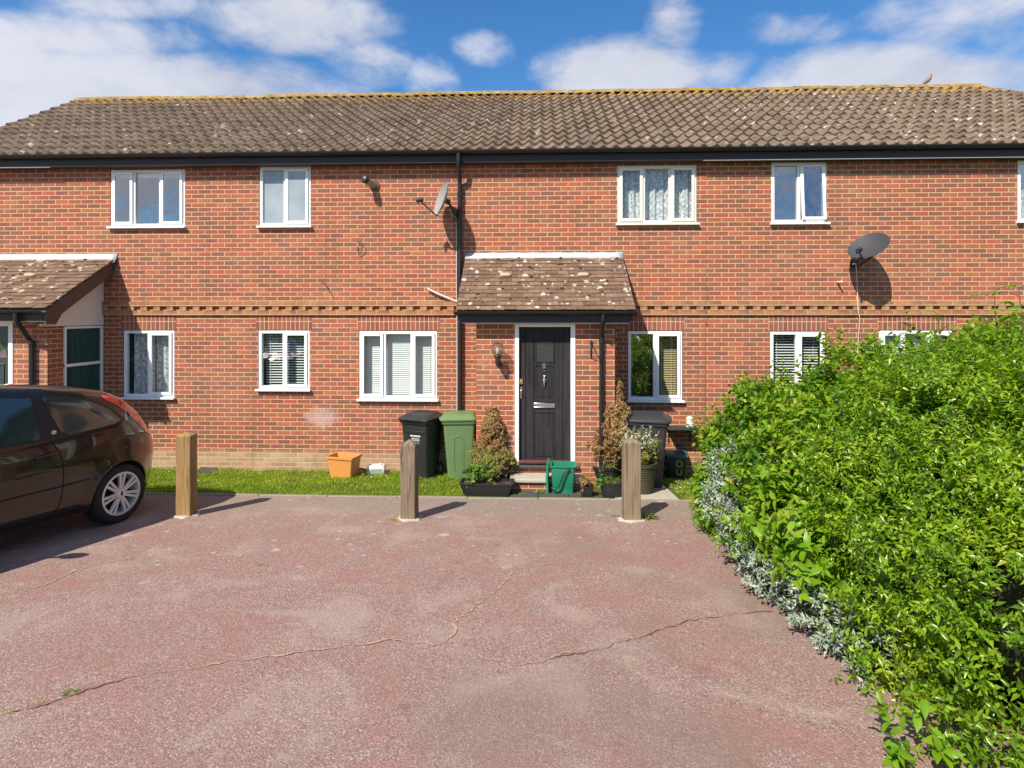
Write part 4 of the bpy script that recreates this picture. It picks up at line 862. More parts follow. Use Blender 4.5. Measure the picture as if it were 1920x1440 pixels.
# ------------------------------------------------------------------ things fixed to the wall
M['dish'] = plain('grey_dish_metal', (0.05, 0.052, 0.062), .6, var=.1, spec=.25); M['dish_pale'] = plain('pale_dish_metal', (0.27, 0.275, 0.27), .6, var=.08)
def dish(c, wall_pt, aim, rx, ry, mat, label, lnb_len):
    t = thing('satellite_dish', label, 'satellite dish', tuple(wall_pt), 0, 'satellite dishes on the front wall'); off = Vector(wall_pt)
    aim = Vector(aim).normalized(); side = aim.cross(Vector((0, 0, 1))).normalized(); up = side.cross(aim).normalized(); c = Vector(c)-off
    def ringp(f, n=40, back=0): return [c + side*rx*f*math.cos(2*PI*k/n) + up*ry*f*math.sin(2*PI*k/n) + aim*(.075*(f*f)-back) for k in range(n)]
    mb = MB(); L = [ringp(f) for f in (.02, .2, .4, .6, .8, .95, 1.0)]; L2 = [ringp(f, back=.008) for f in (1.01, .8, .5, .2, .02)]; mb.loft(L+L2); mb.build('dish_bowl', mat, t, angle=60)
    foot = c-up*ry*.96+aim*.06; lnb = c-up*ry*(.45 if lnb_len > .3 else .9)+aim*lnb_len
    mb = MB(); mb.tube([foot-aim*.03, foot+aim*.02, lnb-aim*.03-up*.03], .011, 8); mb.build('feed_arm', M['iron'], t, angle=50)
    mb = MB(); d = (c-lnb).normalized(); mb.tube([lnb-d*.06-up*.015, lnb-d*.02, lnb+d*.0, lnb+d*.035, lnb+d*.04], [.022, .026, .034, .034, .028], 12); mb.tube([lnb-d*.02, lnb-d*.02-up*.07], .018, 10); mb.build('receiver', M['iron'], t, angle=40)
    bk = c-aim*.02; w0 = Vector((0, -.005, 0)); w0 = Vector((0, 0, 0)); mb = MB(); mb.tube([bk+aim*.01, bk-aim*.06], .04, 10); mb.tube(smooth_path([bk-aim*.05, bk-aim*.09-up*.05, Vector((0, -.10, -.02)), Vector((0, -.02, 0))], 5), .02, 10); mb.box(-.05, .05, -.018, -.001, -.10, .08); mb.build('wall_bracket', M['iron'], t, angle=50)
    return t
p = YP(1631, 467, -.36); dish(p, (p[0]-.02, 0, p[2]-.20), (-.58, -.43, .68), .275, .275, M['dish'], 'dark grey oval satellite dish high on the wall above the hedge', .22)
p = YP(834, 376, -.33); dish(p, (p[0]+.14, 0, p[2]-.17), (-.90, -.42, .28), .25, .27, M['dish_pale'], 'pale satellite dish seen edge on beside the black downpipe', .36)
def cable(name, pix, y, r, mat, label, cat='cable'):
    mb = MB(); mb.tube(smooth_path([YP(a, b, c if c is not None else y) for a, b, c in pix], 6), r, 7); return tag(mb.build(name, mat, angle=80), label, cat)
cable('wall_cable', [(1600, 495, -.35), (1605, 497, -.20), (1607, 530, -.02), (1609, 580, -.06), (1612, 600, -.05), (1609, 640, -.015), (1607, 700, -.015)], None, .006, M['cable'], 'white cable running down the wall from the dark grey dish')
cable('wall_cable', [(843, 392, -.12), (848, 404, -.03), (855, 412, -.012), (856, 470, -.012), (856, 540, -.012), (857, 640, -.012), (857, 772, -.012)], None, .007, M['cable'], 'long white cable running down the wall beside the black downpipe')
cable('wall_cable', [(1325, 440, -.008), (1325, 520, -.008), (1324, 600, -.06), (1323, 606, -.008), (1323, 700, -.008), (1322, 790, -.008)], None, .003, M['tancable'], 'thin tan cable running straight down the wall left of the hedge')
cable('wire_stub', [(671, 454, -.02), (677, 455, -.06), (679, 464, -.06), (675, 476, -.03), (671, 474, -.02), (671, 462, -.015)], None, .005, M['cable_dark'], 'small loop of dark wire hanging from the upper wall', 'wire')
cable('wire_stub', [(602, 529, -.01), (608, 530, -.05), (613, 538, -.07), (618, 549, -.07)], None, .006, M['cable_dark'], 'short bent dark wire poking out above the brick band', 'wire')
cable('waste_pipe', [(801, 541, -.05), (815, 548, -.05), (838, 558, -.05), (857, 566, -.05)], None, .017, M['cable'], 'short white sloping waste pipe between the wall and the porch roof', 'pipe')
cable('vent_pipe', [(1570, 529, .01), (1573, 529, -.05), (1578, 528, -.12)], None, .014, M['white'], 'small white pipe stub sticking out left of the dark grey dish', 'pipe')
p = YP(702, 348, 0); t = thing('boiler_flue', 'short grey boiler flue with black outlet under the eaves', 'flue', tuple(p))
mb = MB(); mb.lathe([(.085, -.02), (.085, -.001)], 20, (0, 0, 0), 'y'); mb.build('wall_plate', M['cable_dark'], t, angle=40)
M['fluegrey'] = plain('stained_grey_flue', (0.30, 0.27, 0.24), .55, var=.25)
mb = MB(); d = Vector((-.10, -.25, .05)); mb.tube([Vector((0, -.01, 0)), d*.75], .052, 16); mb.build('flue_pipe', M['fluegrey'], t, angle=50); mb = MB(); mb.tube([d*.751, d*1.0, d*1.02], [.056, .056, .05], 16); mb.build('terminal', M['iron'], t, angle=50)
# globe wall lamp
p = YP(936, 672, PY); t = thing('wall_lamp', 'clear globe wall lamp on a black bracket left of the front door', 'lamp', tuple(p))
m_, tt = newmat('clear_globe'); tr = tt.n('ShaderNodeBsdfTransparent', {'Color': (0.86, 0.80, 0.72, 1)}); gl = tt.n('ShaderNodeBsdfGlossy', {'Roughness': .03}); fc = tt.n('ShaderNodeLayerWeight', {'Blend': .5}).outputs['Facing']
mx = tt.n('ShaderNodeMixShader', {0: tt.m('ADD', tt.m('MULTIPLY', tt.m('POWER', fc, 3.0), .6), .2), 1: tr.outputs[0], 2: gl.outputs[0]}); tt.t.links.new(mx.outputs[0], tt.out.inputs[0])
gc = (-.01, -.16, .14); gr = .098; mb = MB(); mb.lathe([(gr*math.sin(PI*k/16)+.0005, -gr*math.cos(PI*k/16)) for k in range(17)], 24, gc); mb.build('globe', m_, t, angle=180)
mb = MB(); mb.lathe([(.05, .03), (.058, .045), (.05, .058)], 18, (gc[0], gc[1], 0)); mb.lathe([(.02, -.075), (.038, -.05), (.036, 0), (.045, .03)], 14, (gc[0], gc[1], 0)); mb.tube(smooth_path([(gc[0], gc[1], -.04), (gc[0], -.08, -.09), (0, -.02, -.08)], 5), .016, 8); mb.lathe([(.05, -.015), (.05, -.001)], 16, (0, 0, -.08), 'y'); mb.build('bracket', M['iron'], t, angle=50)
mb = MB(); mb.lathe([(.012, .058), (.026, .09), (.03, .12), (.02, .15), (.002, .16)], 14, (gc[0], gc[1], 0)); mb.build('bulb', M['milky'], t, angle=80)
p = YP(1108, 655, PY); t = thing('basket_bracket', 'black iron hanging basket bracket right of the front door', 'bracket', tuple(p))
mb = MB(); mb.box(-.012, .012, -.010, -.0005, -.13, .11); mb.tube([(0, -.01, .09), (.0, -.16, .10), (0, -.30, .09), (0, -.32, .115)], .007, 6); mb.tube([(0, -.01, -.11), (0, -.08, -.05), (0, -.2, .085)], .006, 6); mb.lathe([(.016, .10), (.018, .118), (.004, .13)], 10, (0, -.015, 0)); mb.build('bracket_arm', M['iron'], t, angle=40)

# pigeon
p = YP(1739, 170, RY); t = MB(); L = []
t.tube([(-.17, 0, -.085), (-.12, 0, -.045), (-.06, 0, .0), (-.01, 0, .04), (.035, 0, .085), (.06, 0, .13), (.07, 0, .16), (.078, 0, .185), (.09, 0, .205), (.10, 0, .215)], [.010, .026, .046, .062, .062, .046, .032, .030, .028, .006], 14)
t.loft([[(.095, .006*math.cos(2*PI*k/6), .198+.006*math.sin(2*PI*k/6)) for k in range(6)], [(.135, .001*math.cos(2*PI*k/6), .188+.001*math.sin(2*PI*k/6)) for k in range(6)]])
for sy_ in (-.02, .02): t.tube([(.0, sy_, .01), (.01, sy_, -.06)], .005, 6)
M['pigeon'] = plain('pigeon_feather', (0.26, 0.19, 0.17), .8, var=.3, scale=25)
o = t.build('pigeon', M['pigeon'], angle=80); o.location = (p[0], RY, RZ+.175); o.rotation_euler = (0, 0, math.radians(-35)); o.scale = (.74, .74, .74); o.location.z -= .03; tag(o, 'brownish grey pigeon perched on the lichened roof ridge', 'bird')

# ------------------------------------------------------------------ the car
def paint():
    m, t = newmat('dark_brown_car_paint'); co = t.coord(); n = t.noise(900, 2, .5, co)
    setb(t, Base_Color=t.mix(n, (0.008, 0.005, 0.004), (0.017, 0.010, 0.0075)), Metallic=.5, Roughness=.3, Coat_Weight=1.0, Coat_Roughness=.025, Specular_IOR_Level=.6); return m
M['paint'] = paint()
M['carglass'] = plain('tinted_car_glass', (0.030, 0.048, 0.042), .03, spec=.9, var=.1, coat=.8)
M['trim'] = plain('black_car_trim', (0.012, 0.012, 0.014), .35, var=.2)
M['archdark'] = plain('dark_wheel_arch', (0.010, 0.010, 0.010), .9)
def lens():
    m, t = newmat('red_lamp_lens'); setb(t, Base_Color=(0.55, 0.012, 0.02), Roughness=.08, Coat_Weight=1.0); return m
M['lens'] = lens(); M['alloy'] = plain('silver_alloy', (0.70, 0.70, 0.71), .38, metal=.4, var=.05)
M['navy'] = plain('navy_badge', (0.015, 0.025, 0.08), .3)
wp = Vector(GP(225, 981)); ah = math.radians(77)
hd = Vector(-math.cos(ah)*CR - math.sin(ah)*CF); nr = Vector((-hd.y, hd.x, 0)).normalized(); fw = Vector((hd.x, hd.y, -SLOPE*hd.y)).normalized(); upv = fw.cross(nr).normalized(); upv = upv if upv.z > 0 else -upv
HWD = .885
car = thing('parked_car', 'dark brown three-door hatchback parked tail first by the house', 'car')
Rm = Matrix((fw, nr, upv)).transposed(); org = wp - nr*HWD
car.matrix_world = Matrix.Translation(org) @ Rm.to_4x4(); car.location = org; car.rotation_euler = Rm.to_euler()
def interp(pts, s):
    if s <= pts[0][0]: return pts[0][1]
    for (a, b), (c, d) in zip(pts, pts[1:]):
        if s <= c:
            t_ = (s-a)/(c-a); t_ = t_*t_*(3-2*t_)*.35+t_*.65; return b+(d-b)*t_
    return pts[-1][1]
TOP = [(-.80, .50), (-.785, .66), (-.74, .84), (-.66, .95), (-.50, 1.09), (-.30, 1.25), (-.10, 1.375), (.08, 1.435), (.35, 1.475), (.75, 1.505), (1.2, 1.515), (1.6, 1.49), (1.95, 1.40), (2.3, 1.22), (2.62, 1.02), (2.85, .975), (3.15, .88), (3.38, .76), (3.46, .60)]
BOT = [(-.80, .36), (-.6, .30), (-.35, .235), (0, .22), (2.6, .20), (3.1, .22), (3.46, .30)]
BELT = [(-.8, .72), (-.3, .95), (0.05, 1.09), (.35, 1.055), (.7, 1.01), (1.2, .985), (2.2, .95), (2.7, .92), (3.46, .60)]
def wplan(s):
    q = 1.0
    if s < .25: q = max(0.0, 1-((.25-s)/1.075)**2.7)**(1/2.3)
    elif s > 2.6: q = max(0.0, 1-((s-2.6)/.885)**2.8)**(1/2.4)
    return q
PROF = [(0.0, .845), (.10, .872), (.28, .893), (.5, .905), (.7, .905), (.86, .893), (1.0, .868)]
def wsec(s, z):
    zt_ = interp(TOP, s); zb_ = interp(BOT, s); be = min(interp(BELT, s), zt_-.05); q = wplan(s)
    if z <= be:
        f = max(0, (z-zb_)/(be-zb_)); y = interp(PROF, f)
        arch = 0.0
        for sc_ in (0.0, 2.64):
            d = math.hypot(s-sc_, z-.31); arch = max(arch, .022*math.exp(-((d-.36)/.06)**2) if z > .15 else 0)
        return (y+arch)*q
    f = min(1.0, (z-be)/(zt_-be)); return (.868-(.868-.66)*f)*max(0, 1-f**9)**(1/7)*q
SS = sorted(set([-.80, -.797, -.79, -.78, -.76, -.73] + [-.7+.04*i for i in range(105)] + [3.44, 3.455, 3.46])); SS = [s for s in SS if s <= 3.46]
loops = []
for s in SS:
    zt_ = interp(TOP, s); zb_ = interp(BOT, s); be = min(interp(BELT, s), zt_-.05)
    zs_ = [zb_+(be-zb_)*i/13 for i in range(14)] + [be+(zt_-be)*math.sin(PI/2*i/16)**.9 for i in range(1, 17)]
    half = [(wsec(s, z), z) for z in zs_]
    crown = [(half[-2][0]*c, zt_ - .0) for c in ()]
    L = [(s, y, z) for y, z in half[:-1]] + [(s, 0, zt_)] + [(s, -y, z) for y, z in reversed(half[:-1])]
    loops.append(L)
mb = MB(); mb.loft(loops); mb.cur = 0
body = mb.build('car_body', [M['paint'], M['archdark']], car, angle=60)
cut = MB()
for sc_ in (0.0, 2.64):
    for sg in (-1, 1): cut.lathe([(.352, sg*.58), (.352, sg*1.2)], 48, (sc_, 0, .315), 'y')
co_ = cut.build('cutter', [M['archdark']], car, smooth=True); bm_ = body.modifiers.new('arches', 'BOOLEAN'); bm_.operation = 'DIFFERENCE'; bm_.object = co_; bm_.solver = 'EXACT'; bm_.material_mode = 'TRANSFER'
bpy.context.view_layer.update(); ev = body.evaluated_get(bpy.context.evaluated_depsgraph_get()); nm = bpy.data.meshes.new_from_object(ev)
body.modifiers.clear(); old = body.data; body.data = nm; nm.name = 'car_body'; bpy.data.objects.remove(co_); nm.set_sharp_from_angle(angle=math.radians(40))
def patch(name, lower, upper, off, mat, parent=car, n=24, m=8, side=1, thick=0.0):
    s0, s1 = lower[0][0], lower[-1][0]; vs = []; fs = []; mb = MB()
    lin = lambda P, s: next((a[1]+(b[1]-a[1])*(s-a[0])/(b[0]-a[0]) for a, b in zip(P, P[1:]) if s <= b[0]+1e-9), P[-1][1])
    for i in range(n+1):
        s = s0+(s1-s0)*i/n; a, b = lin(lower, s), lin(upper, s)
        for j in range(m+1):
            z = a+(b-a)*j/m; vs.append((s, side*(wsec(s, z)+off), z))
    for i in range(n):
        for j in range(m): k = i*(m+1)+j; fs.append((k, k+1, k+m+2, k+m+1))
    o = mb.add(vs, fs).build(name, mat, parent, angle=60)
    return o
for sg in (1, -1):
    patch('window_surround', [(.00, 1.10), (.10, 1.07), (.35, 1.035), (.70, .993), (1.3, .965), (2.1, .935), (2.45, .93)], [(.00, 1.115), (.12, 1.245), (.30, 1.335), (.55, 1.395), (.8, 1.418), (1.25, 1.432), (1.7, 1.40), (2.05, 1.24), (2.45, .935)], .003, M['trim'], side=sg, n=60, m=10)
    patch('rear_quarter_window', [(.06, 1.105), (.15, 1.075), (.35, 1.05), (.62, 1.017), (.70, 1.06), (.79, 1.33)], [(.06, 1.115), (.15, 1.235), (.32, 1.318), (.55, 1.372), (.70, 1.385), (.79, 1.39)], .006, M['carglass'], side=sg, n=40)
    patch('door_window', [(.90, 1.01), (1.3, .985), (2.0, .955), (2.3, .95)], [(.90, 1.385), (1.25, 1.408), (1.68, 1.375), (2.0, 1.22), (2.3, .99)], .006, M['carglass'], side=sg, n=40)
    # seams
    def seam(pts, w_=.009):
        mb = MB(); P = smooth_path([(a, 0, b) for a, b in pts], 8); vs = []; fs = []
        for i, p in enumerate(P):
            d = (P[min(i+1, len(P)-1)]-P[max(i-1, 0)]).normalized(); nx = Vector((-d.z, 0, d.x))
            for kk in (-1, 1): q = p+nx*kk*w_/2; vs.append((q.x, sg*(wsec(q.x, q.z)+.0022), q.z))
        for i in range(len(P)-1): fs.append((2*i, 2*i+1, 2*i+3, 2*i+2))
        mb.add(vs, fs).build('panel_gap', M['archdark'], car, smooth=False)
    seam([(.80, .985), (.74, .88), (.69, .74), (.67, .52), (.68, .36), (.72, .27)]); seam([(2.0, .94), (2.02, .7), (2.0, .3)]); seam([(.72, .27), (1.4, .265), (2.0, .28)])
    patch('side_moulding', [(.40, .545), (.7, .525), (1.3, .505), (2.2, .49)], [(.40, .557), (.7, .540), (1.3, .520), (2.2, .505)], .004, M['archdark'], side=sg, m=2)
    patch('sill_trim', [(.42, .235), (.7, .215), (1.5, .21), (2.25, .21)], [(.42, .262), (.7, .25), (1.5, .245), (2.25, .245)], .007, M['paint'], side=sg, m=3)
    patch('tail_lamp', [(-.54, .86), (-.40, .90), (-.32, .93), (-.24, 1.02), (-.10, 1.16), (.05, 1.27), (.17, 1.345)], [(-.54, .885), (-.40, 1.06), (-.32, 1.15), (-.22, 1.235), (-.08, 1.33), (.06, 1.375), (.17, 1.38)], .005, M['lens'], side=sg, n=40, m=10)
    # handle: cup and grip
    mb = MB(); vs = []; n = 20; c = (.86, .845); vs.append((c[0], sg*(wsec(*c)+.0015), c[1]))
    for k in range(n): a, b = c[0]-.01+.055*math.cos(2*PI*k/n), c[1]-.002+.033*math.sin(2*PI*k/n); vs.append((a, sg*(wsec(a, b)+.002), b))
    mb.add(vs, [(0, 1+k, 1+(k+1) % n) for k in range(n)]).build('handle_recess', M['archdark'], car, smooth=False)
    mb = MB(); P = [(.745, .868, .004), (.77, .866, .018), (.82, .86, .030), (.88, .852, .032), (.935, .845, .018), (.955, .843, .004)]; lo = []
    for a, b, o_ in P: y = wsec(a, b)+o_; lo.append([(a, sg*(y+.010*math.cos(2*PI*k/10)), b+.015*math.sin(2*PI*k/10)) for k in range(10)])
    mb.loft(lo).build('door_handle', M['trim'], car, angle=60)
    # mirror
    b_ = (2.0, .98); y = wsec(*b_); mb = MB(); lo = []
    for a, f in ((0, .2), (.03, .8), (.10, 1.0), (.17, .95), (.215, .55), (.222, .1)): lo.append([(1.98+.055*f*math.cos(2*PI*k/14), sg*(y+.02+a), 1.02+.062*f*math.sin(2*PI*k/14)+a*.12) for k in range(14)])
    mb.loft(lo); mb.tube([(2.02, sg*(y-.03), .97), (2.0, sg*(y+.06), 1.0)], .022, 8); mb.build('wing_mirror', M['paint'], car, angle=60)
    mb = MB(); mb.lathe([(.022, sg*-.012), (.024, 0), (.010, sg*.006)], 20, (.765, sg*(wsec(.765, 1.055)+.006), 1.055), 'y'); mb.build('badge', M['chrome'], car, angle=50)
    # wheels
    for sc_ in (0.0, 2.64):
        yo = HWD*sg; R_ = .316; mb = MB()
        mb.lathe([(.222, yo-sg*.015), (.235, yo-sg*.003), (.262, yo), (.292, yo-sg*.004), (.309, yo-sg*.022), (R_, yo-sg*.05), (R_, yo-sg*.16), (.305, yo-sg*.19), (.25, yo-sg*.205)], 64, (sc_, 0, .315), 'y', False, False)
        wh = mb.build('wheel', M['tyre'], car, angle=40)
        mb = MB(); mb.lathe([(.232, yo-sg*.016), (.228, yo-sg*.004), (.208, yo-sg*.003), (.200, yo-sg*.03), (.20, yo-sg*.12)], 64, (sc_, 0, .315), 'y', False, False)
        for q in range(7):
            a0 = 2*PI*q/7+PI/2
            for da in (-.115, .115):
                a1, a2 = a0+da*1.9, a0+da*.98; w1 = .0125
                lo = []
                for r, a, dep, ww in ((.048, a1, .018, .013), (.12, a0+da*1.25, .010, .0138), (.214, a0+da*1.15, .006, .0155)):
                    cx_, cz_ = r*math.cos(a), r*math.sin(a); tx, tz = -math.sin(a0), math.cos(a0)
                    lo.append([(sc_+cx_+tx*ww, yo-sg*(dep+.022), .315+cz_+tz*ww), (sc_+cx_+tx*ww*.85, yo-sg*dep, .315+cz_+tz*ww*.85), (sc_+cx_-tx*ww*.85, yo-sg*dep, .315+cz_-tz*ww*.85), (sc_+cx_-tx*ww, yo-sg*(dep+.022), .315+cz_-tz*ww)])
                mb.loft(lo)
        mb.lathe([(.062, yo-sg*.05), (.062, yo-sg*.02), (.055, yo-sg*.008), (.048, yo-sg*.012)], 32, (sc_, 0, .315), 'y')
        mb.build('rim', M['alloy'], wh, angle=35)
        mb = MB(); mb.lathe([(.19, yo-sg*.125), (.19, yo-sg*.12)], 32, (sc_, 0, .315), 'y'); mb.build('brake_disc', M['archdark'], wh)
        mb = MB(); mb.lathe([(.047, yo-sg*.0135), (.044, yo-sg*.007), (.03, yo-sg*.004)], 24, (sc_, 0, .315), 'y'); mb.build('centre_cap', M['alloy'], wh, angle=40)
        mb = MB(); lo = [[(sc_+.026*math.cos(2*PI*k/18)*.55+.0*k, yo-sg*dd, .315+.026*math.sin(2*PI*k/18)) for k in range(18)] for dd in (.0045, .0025)]; mb.loft(lo).build('cap_badge', M['navy'], wh, angle=40)
# rear glass, number plate, front lamps
mb = MB(); vs = []; fs = []
for i in range(9):
    s = -.12-.36*i/8; z = interp(TOP, s)
    for j in range(9): 
        y = (-1+2*j/8)*.50; vs.append((s-.002, y, z+.004-.02*(y/.5)**2*0))
for i in range(8):
    for j in range(8): a = i*9+j; fs.append((a, a+1, a+10, a+9))
mb.add(vs, fs).build('rear_window', M['carglass'], car, angle=60)
mb = MB(); vs = []; fs = []
for i in range(9):
    s = 1.72+.82*i/8; z = interp(TOP, s)
    for j in range(9): y = (-1+2*j/8)*.56; vs.append((s, y, z+.004))
for i in range(8):
    for j in range(8): a = i*9+j; fs.append((a, a+1, a+10, a+9))
mb.add(vs, fs).build('windscreen', M['carglass'], car, angle=60)
for sg in (1, -1): patch('headlight', [(2.95, .66), (3.15, .64), (3.3, .63)], [(2.95, .80), (3.15, .78), (3.3, .72)], .005, M['glass'], side=sg)
mb = MB(); mb.box(-.83, -.795, -.26, .26, .44, .55); mb.build('number_plate', M['yellow'], car, bevel=.003)

# ------------------------------------------------------------------ leaves
def nrmz(a): return a/np.maximum(np.linalg.norm(a, axis=1, keepdims=True), 1e-9)
def np_mesh(name, V, F, mat, parent=None):                      # V (n,3), F (m,3) triangles
    me = bpy.data.meshes.new(name); me.vertices.add(len(V)); me.vertices.foreach_set('co', V.astype(np.float32).ravel())
    me.loops.add(F.size); me.loops.foreach_set('vertex_index', F.astype(np.int32).ravel()); me.polygons.add(len(F))
    me.polygons.foreach_set('loop_start', np.arange(0, F.size, 3, dtype=np.int32)); me.polygons.foreach_set('loop_total', np.full(len(F), 3, dtype=np.int32))
    me.update(calc_edges=True); me.validate(); me.materials.append(mat); me.polygons.foreach_set('use_smooth', np.ones(len(F), dtype=bool))
    o = bpy.data.objects.new(name, me); COL.objects.link(o)
    if parent is not None: o.parent = parent
    return o
def leaf_arrays(P, D, N, L, W, fold=.18, curl=.25, wide=False):
    n = len(P); D = nrmz(D); B = nrmz(np.cross(D, N)); N = nrmz(np.cross(B, D)); L = L[:, None]; W = W[:, None]
    c = (RNG.random((n, 1))*.8+.6)*curl
    def pt(a, b, h): return P + D*L*a + B*W*b + N*(-c*L*a*a + h*W)
    if not wide:
        V = np.stack([pt(0, 0, 0), pt(.42, -.5, fold), pt(.5, 0, -.02), pt(.42, .5, fold), pt(1, 0, 0)], 1)
        F = np.array([(0, 2, 1), (1, 2, 4), (0, 3, 2), (3, 4, 2)])
    else:
        V = np.stack([pt(0, 0, 0), pt(.22, -.40, fold), pt(.55, -.48, fold), pt(1, 0, 0), pt(.55, .48, fold), pt(.22, .40, fold), pt(.45, 0, -.02)], 1)
        F = np.array([(0, 6, 1), (1, 6, 2), (2, 6, 3), (3, 6, 4), (4, 6, 5), (5, 6, 0)])
    k = V.shape[1]; return V.reshape(-1, 3), (F[None]+np.arange(n)[:, None, None]*k).reshape(-1, 3)
def blob_points(blobs, n, shell=.25, floor=True, clip=None, lump=.10):
    B = np.array(blobs, float); area = ((B[:, 3]*B[:, 4])**1.6+(B[:, 3]*B[:, 5])**1.6+(B[:, 4]*B[:, 5])**1.6)**(1/1.6); k = RNG.choice(len(B), n*3, p=area/area.sum())
    d = nrmz(RNG.normal(size=(n*3, 3))); c = B[k, :3]; r = B[k, 3:6]
    ph = c*3.1; lum = 1+lump*(np.sin(d[:, 0]*7+ph[:, 1])*np.sin(d[:, 1]*6+ph[:, 0]*2)+np.sin(d[:, 2]*9+ph[:, 2]+d[:, 0]*5)*.7)
    u = 1-shell*RNG.random(n*3)**1.5; P = c + d*r*(lum*u)[:, None]; N = nrmz(d/r)
    ok = np.ones(n*3, bool)
    for i, b in enumerate(B):
        q = ((P-b[:3])/b[3:6]); ok &= ~((np.sum(q*q, 1) < .50) & (k != i))
    if floor: ok &= P[:, 2] > -SLOPE*P[:, 1]+.03
    if clip is not None: ok &= clip(P)
    P, N = P[ok], N[ok]; return P[:n], N[:n]
def twigs(P, N, k, tl, L, W, up=.5, out=.7, rnd=.5, opp=True, flat=.6):
    n = len(P); U = np.array([0, 0, 1.0]); T = nrmz(N*out + U*up + RNG.normal(size=(n, 3))*rnd); ln = tl*(.6+.8*RNG.random(n))
    Ps, Ds, Ns, Ls, Ws = [], [], [], [], []
    A = nrmz(np.cross(T, RNG.normal(size=(n, 3))))
    for i in range(k):
        f = (i//2+.7)/(k/2+.2) if opp else (i+.7)/k
        ang = (i//2)*1.57 + (i % 2)*PI if opp else i*2.4
        C = np.cross(T, A); S = A*math.cos(ang)+C*math.sin(ang)
        Ps.append(P+T*(ln*f)[:, None]); Ds.append(S*.85+T*.65+RNG.normal(size=(n, 3))*.22); Ns.append(U*flat+N*.55+T*.3+RNG.normal(size=(n, 3))*.35)
        sc = (.75+.5*RNG.random(n))*(1-.25*max(0, f-.6)); Ls.append(L*sc); Ws.append(W*sc)
    Ps.append(P+T*ln[:, None]); Ds.append(T); Ns.append(U+RNG.normal(size=(n, 3))*.5); Ls.append(np.full(n, L*.7)); Ws.append(np.full(n, W*.6))
    return [np.concatenate(x) for x in (Ps, Ds, Ns, Ls, Ws)]
def in_view(P, pad=1.1):        # keep only foliage the photograph's side of the plant could show
    return P
def core(name, blobs, f, mat, parent):  # solid dark ellipsoids added inside the leaves to block see-through
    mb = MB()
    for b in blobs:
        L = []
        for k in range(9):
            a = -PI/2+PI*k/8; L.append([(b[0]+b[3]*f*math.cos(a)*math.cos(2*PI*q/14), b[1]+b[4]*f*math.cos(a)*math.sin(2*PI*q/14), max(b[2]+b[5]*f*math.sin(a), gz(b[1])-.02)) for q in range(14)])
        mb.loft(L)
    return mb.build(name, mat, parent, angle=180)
def rel(V, o): return V - np.array(o.location)

LM = {}
LM['privet'] = leaf_mat('privet_leaf', [(0.15, (0.08, 0.165, 0.008)), (0.40, (0.145, 0.285, 0.010)), (0.62, (0.235, 0.385, 0.014)), (0.88, (0.38, 0.47, 0.035))], .42, .30, .55)
LM['broad'] = leaf_mat('broad_leaf', [(0.15, (0.06, 0.15, 0.010)), (0.42, (0.135, 0.28, 0.012)), (0.66, (0.225, 0.38, 0.014)), (0.88, (0.36, 0.42, 0.03)), (0.95, (0.30, 0.17, 0.05))], .42, .42, .4)
LM['lime'] = leaf_mat('lime_leaf', [(0.1, (0.12, 0.28, 0.012)), (0.6, (0.20, 0.36, 0.016)), (1.0, (0.30, 0.38, 0.035))], .4, .4, .4)
LM['silver'] = leaf_mat('silver_leaf', [(0.15, (0.15, 0.21, 0.14)), (0.5, (0.28, 0.345, 0.26)), (0.9, (0.47, 0.52, 0.44))], .12, .6, .3)
LM['dead'] = leaf_mat('dead_conifer_spray', [(0.1, (0.20, 0.11, 0.045)), (0.5, (0.36, 0.23, 0.095)), (0.85, (0.50, 0.37, 0.18)), (0.95, (0.30, 0.29, 0.09))], .2, .8, .1)
LM['deadgrn'] = leaf_mat('fading_green_spray', [(0.05, (0.10, 0.16, 0.03)), (0.5, (0.26, 0.30, 0.06)), (1.0, (0.42, 0.38, 0.13))], .3, .7, .2)
LM['herb'] = leaf_mat('herb_leaf', [(0.05, (0.07, 0.16, 0.02)), (0.6, (0.14, 0.27, 0.03)), (1.0, (0.30, 0.36, 0.08))], .35, .5, .3)
LM['succ'] = leaf_mat('reddish_leaf', [(0.05, (0.14, 0.16, 0.04)), (0.5, (0.30, 0.22, 0.07)), (1.0, (0.36, 0.14, 0.07))], .2, .5, .3)
LM['petal'] = leaf_mat('pale_petal', [(0.05, (0.55, 0.50, 0.52)), (0.6, (0.70, 0.66, 0.68)), (1.0, (0.58, 0.62, 0.34))], .3, .6, .2)
LM['grass'] = leaf_mat('grass_blade', [(0.05, (0.15, 0.27, 0.014)), (0.45, (0.28, 0.43, 0.022)), (0.8, (0.41, 0.50, 0.04)), (0.95, (0.52, 0.46, 0.14))], .5, .5, .3)
M['bark'] = plain('grey_brown_bark', (0.10, 0.07, 0.045), .9, var=.4, scale=40, bump=.4)
M['inner'] = plain('dark_core_filler', (0.022, 0.026, 0.010), .95, var=.6, scale=30)  # dark brown-green for the solid filler added inside the bushes

